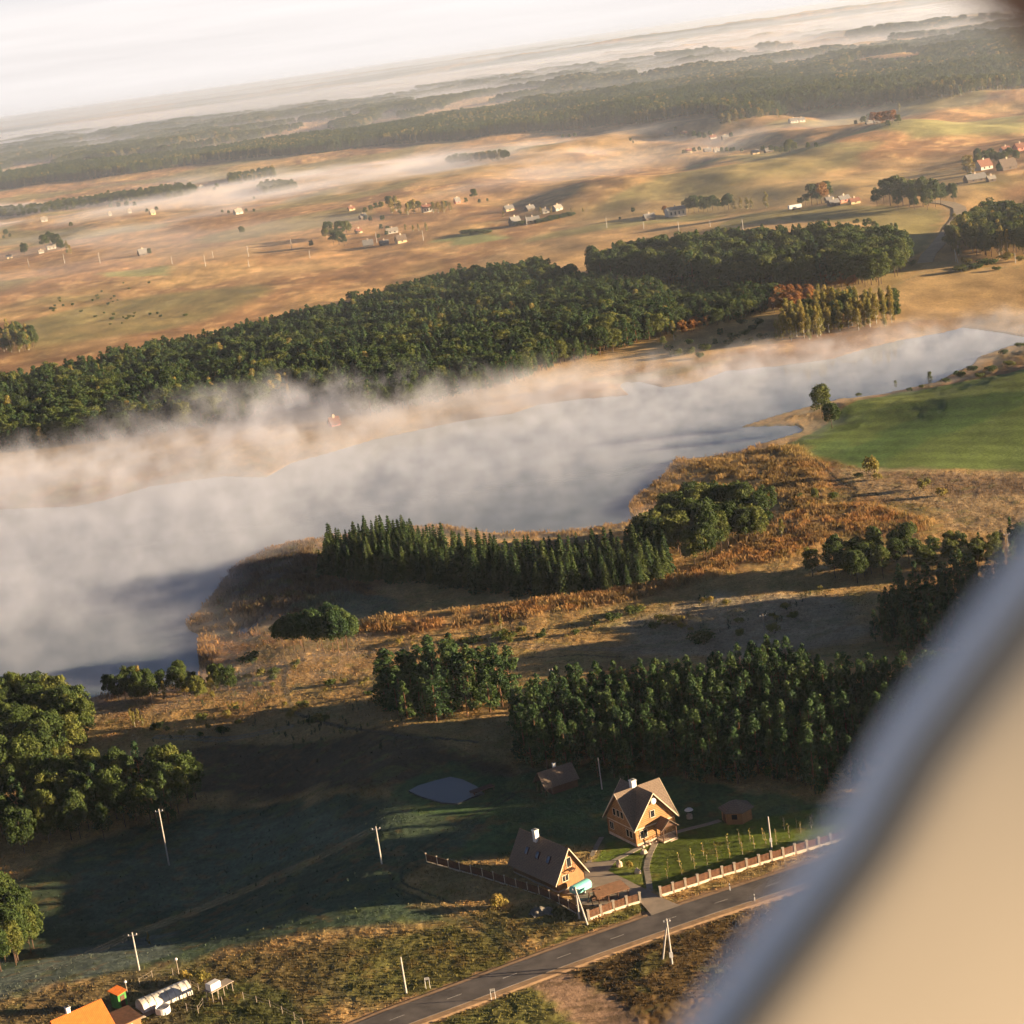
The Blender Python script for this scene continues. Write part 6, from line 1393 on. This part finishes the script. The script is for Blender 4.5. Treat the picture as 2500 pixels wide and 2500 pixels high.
plain('broadleaf', [(715,452,5),(730,446,5),(720,436,6),(732,440,6)], 'small green tree inside the lower left farm', 'small trees inside the lower left farm')
plain('bush', [(880,441,4),(890,442,4),(900,441,4),(910,440,3.4),(920,440,3),(1020,420,4),(1030,418,4),(1040,416,4),(1050,413,4),(1062,410,4),(1075,408,3.5),(985,424,4)], 'dark hedge bush on the plain', 'hedge bushes on the plain', 1.8)
plain('birch', [(950,410,5),(1020,405,6),(1040,402,5),(1078,402,4),(1100,402,4)], 'small tree among the middle farm buildings', 'small trees of the middle farm', 1.3)
plain('broadleaf', [(1300,402,12),(1310,402,13),(1318,400,13),(1335,400,12),(1345,398,12),(1355,396,9),(1368,396,10),(1375,396,12),(1328,402,10)], 'green tree in the row right of the two storey house', 'tree row right of the two storey house')
plain('birch', [(1385,396,8),(1398,394,8),(1410,394,8),(1418,393,7),(1446,392,11),(1290,402,9)], 'yellow green tree at the right end of the tree row', 'yellow green trees of the tree row', 1.4)
plain('autumn', [(1258,408,6),(1254,400,5)], 'orange tree left of the two storey house', 'orange trees by the two storey house')
plain('autumn', [(1550,384,15)], 'big orange topped tree at the left of the upper right farm')
plain('broadleaf', [(1532,388,15),(1542,386,14),(1520,388,8),(1510,388,6),(1560,380,14)], 'dark green tree around the orange topped farm tree', 'dark trees by the orange topped tree')
plain('broadleaf', [(1655,390,13),(1668,385,16),(1680,388,18),(1692,386,19),(1704,388,19),(1716,390,18),(1728,386,16),(1742,390,19),(1752,388,19),(1765,390,18),(1775,386,15),(1785,378,10),(1798,376,11),(1800,382,8),(1695,396,14),(1725,396,12),(1750,396,14)], 'tall tree of the big farm grove left of the curving dirt road', 'trees of the big farm grove', .8)
plain('autumn', [(1721,380,14)], 'orange tree in the middle of the big farm grove')
plain('birch', [(1825,325,12),(1832,328,13),(1820,322,10)], 'golden brown tree left of the red roofed house', 'golden trees left of the red roofed house', 1.4)
plain('broadleaf', [(1845,312,9),(1860,305,9),(1875,308,9),(1885,310,9),(1895,305,8),(1905,300,9),(1918,305,9),(1830,342,6),(1845,305,10),(1870,298,8),(1885,325,6)], 'dark tree among the hamlet houses at the right edge', 'dark trees of the right edge hamlet', 1.1)
plain('broadleaf', [(1618,424,4),(1640,430,6),(1650,432,5),(1612,424,3),(1682,430,3),(1690,430,3.4),(1438,434,4),(1195,403,5),(1170,416,3)], 'small tree alone on the slope above the wood across the lake', 'small trees on the slope above the wood')
plain('autumn', [(1648,236,13),(1660,238,14),(1672,236,14),(1684,234,14),(1665,228,12)], 'orange brown tree in the far grove under the forest', 'autumn trees of the far grove', 1.)
plain('broadleaf', [(1630,238,10),(1640,232,12),(1695,236,10),(1615,240,7),(1676,242,8)], 'green tree in the far grove under the forest', 'green trees of the far grove')
plain('birch', [(1697,212,11),(1468,224,12)], 'golden tree standing before the dark forest edge', 'golden trees before the forest edge', 1.3)
plain('broadleaf', [(1275,255,8),(1310,262,10),(1320,264,10),(1330,264,9),(1340,258,8),(1380,262,8),(1290,292,6),(1310,290,7),(1320,288,7),(1362,289,7),(1372,289,7),(1385,288,6),(1400,289,5),(1440,289,8),(1455,288,8),(1465,290,8),(1475,291,8),(1485,291,9),(1490,287,13),(1500,286,9),(1525,283,7),(1540,281,6),(1190,268,6),(1195,271,4),(1380,289,6)], 'small far green tree beside the far hamlet houses', 'far hamlet trees')
plain('broadleaf', [(205,368,8),(215,372,8),(410,358,9),(405,362,7),(68,405,7),(135,430,7),(12,446,9),(20,450,6),(8,452,5),(1062,262,7),(1075,262,7),(1085,260,7),(365,360,6),(480,378,5),(420,404,5),(432,405,5),(465,402,5),(480,402,5),(278,402,6),(296,400,7),(255,392,8),(240,392,9),(225,394,9),(210,395,8)], 'hazy tree standing in the morning mist on the left plain', 'trees in the valley mist')
dots([(60,590),(60,560),(280,520),(300,545),(160,590)], 22, ['bush'], (1.2, 2.2), 'small bush in the dry field above the wood, left side', 'bushes in the dry field', 301, .8)
dots([(150,610),(200,590),(360,590),(340,620),(180,630)], 16, ['bush'], (1.2, 2.4), 'low bush along the upper edge of the wood across the lake, left part', 'bushes along the upper edge of the wood', 302, .9)

# ================================================================== AIRCRAFT (out of focus, close to the camera)
def near_pt(px, py, dist):
    d = ray(px, py); d = d/np.linalg.norm(d); return Vector((d[0]*dist, d[1]*dist, CAMZ+d[2]*dist))
air = empty('aircraft', near_pt(2500, 2500, 1.0), 0, 'pale blurred aircraft body edge filling the lower right corner', 'aircraft')
o_ = air.location.copy(); R3 = Vector(RV); U3 = Vector(UV); F3 = Vector(FW)
paint, t, b = nodes('aircraft_paint'); b.inputs['Base Color'].default_value = (.29, .235, .16, 1); b.inputs['Roughness'].default_value = .5
b.inputs['Coat Weight'].default_value = 1; b.inputs['Coat Roughness'].default_value = .3
edge = [(2700,1130),(2600,1262),(2500,1390),(2350,1585),(2190,1800),(2065,2026),(1895,2260),(1712,2510),(1560,2720),(1400,2960)]
E3 = [near_pt(x_, y_, .85) for x_, y_ in edge]
inn = (R3*.86-U3*.50).normalized()
vs = []; prof = []
# rolled edge (radius 25 mm) running into a broad cowling that turns slowly towards the right
ang = 0.; pos = np.array([0., 0.]); prof.append((0., .032))
c = (.03, .03)
for a in np.linspace(0, 1, 9): th = math.pi*(1-a*.47); prof.append((.03+.03*math.cos(th), .03-.03*math.sin(th)))
x_, y_ = prof[-1]; th = math.radians(2)
for k in range(40): th += math.radians(1.05); x_ += .014*math.cos(th); y_ += .014*math.sin(th); prof.append((x_, y_))
for e_ in E3:
    for a, b_ in prof: p = e_+inn*a+F3*b_-o_; vs.append(p)
n_ = len(prof); fs = [(j*n_+i, (j+1)*n_+i, (j+1)*n_+i+1, j*n_+i+1) for j in range(len(E3)-1) for i in range(n_-1)]
NE_ = 5
m = MB(); m.add(vs, [f for k, f in enumerate(fs) if k % (n_-1) >= NE_], paint); b_o = m.build('cowling', air, True)
strip = simple('highlight_metal', (.93, .91, .88), .45, .03, metal=.35)  # pale strip added to stand in for the sky highlight along the edge
m = MB(); m.add(vs, [f for k, f in enumerate(fs) if k % (n_-1) < NE_], strip); e_o = m.build('edge_highlight', air, True); md = e_o.modifiers.new('thickness', 'SOLIDIFY'); md.thickness = .003; md.offset = -1; md = b_o.modifiers.new('thickness', 'SOLIDIFY'); md.thickness = .003; md.offset = -1
m = MB(); cA = [near_pt(x_, y_, .8) for x_, y_ in ((2330,-190),(2440,-120),(2530,-60),(2590,-10),(2640,60))]
for a, b_ in zip(cA[:-1], cA[1:]): m.tube(a-o_, b_-o_, .022, .022, simple('brown_trim', (.16,.10,.07), .6, .1), 12)
m.build('window_frame', air, True)
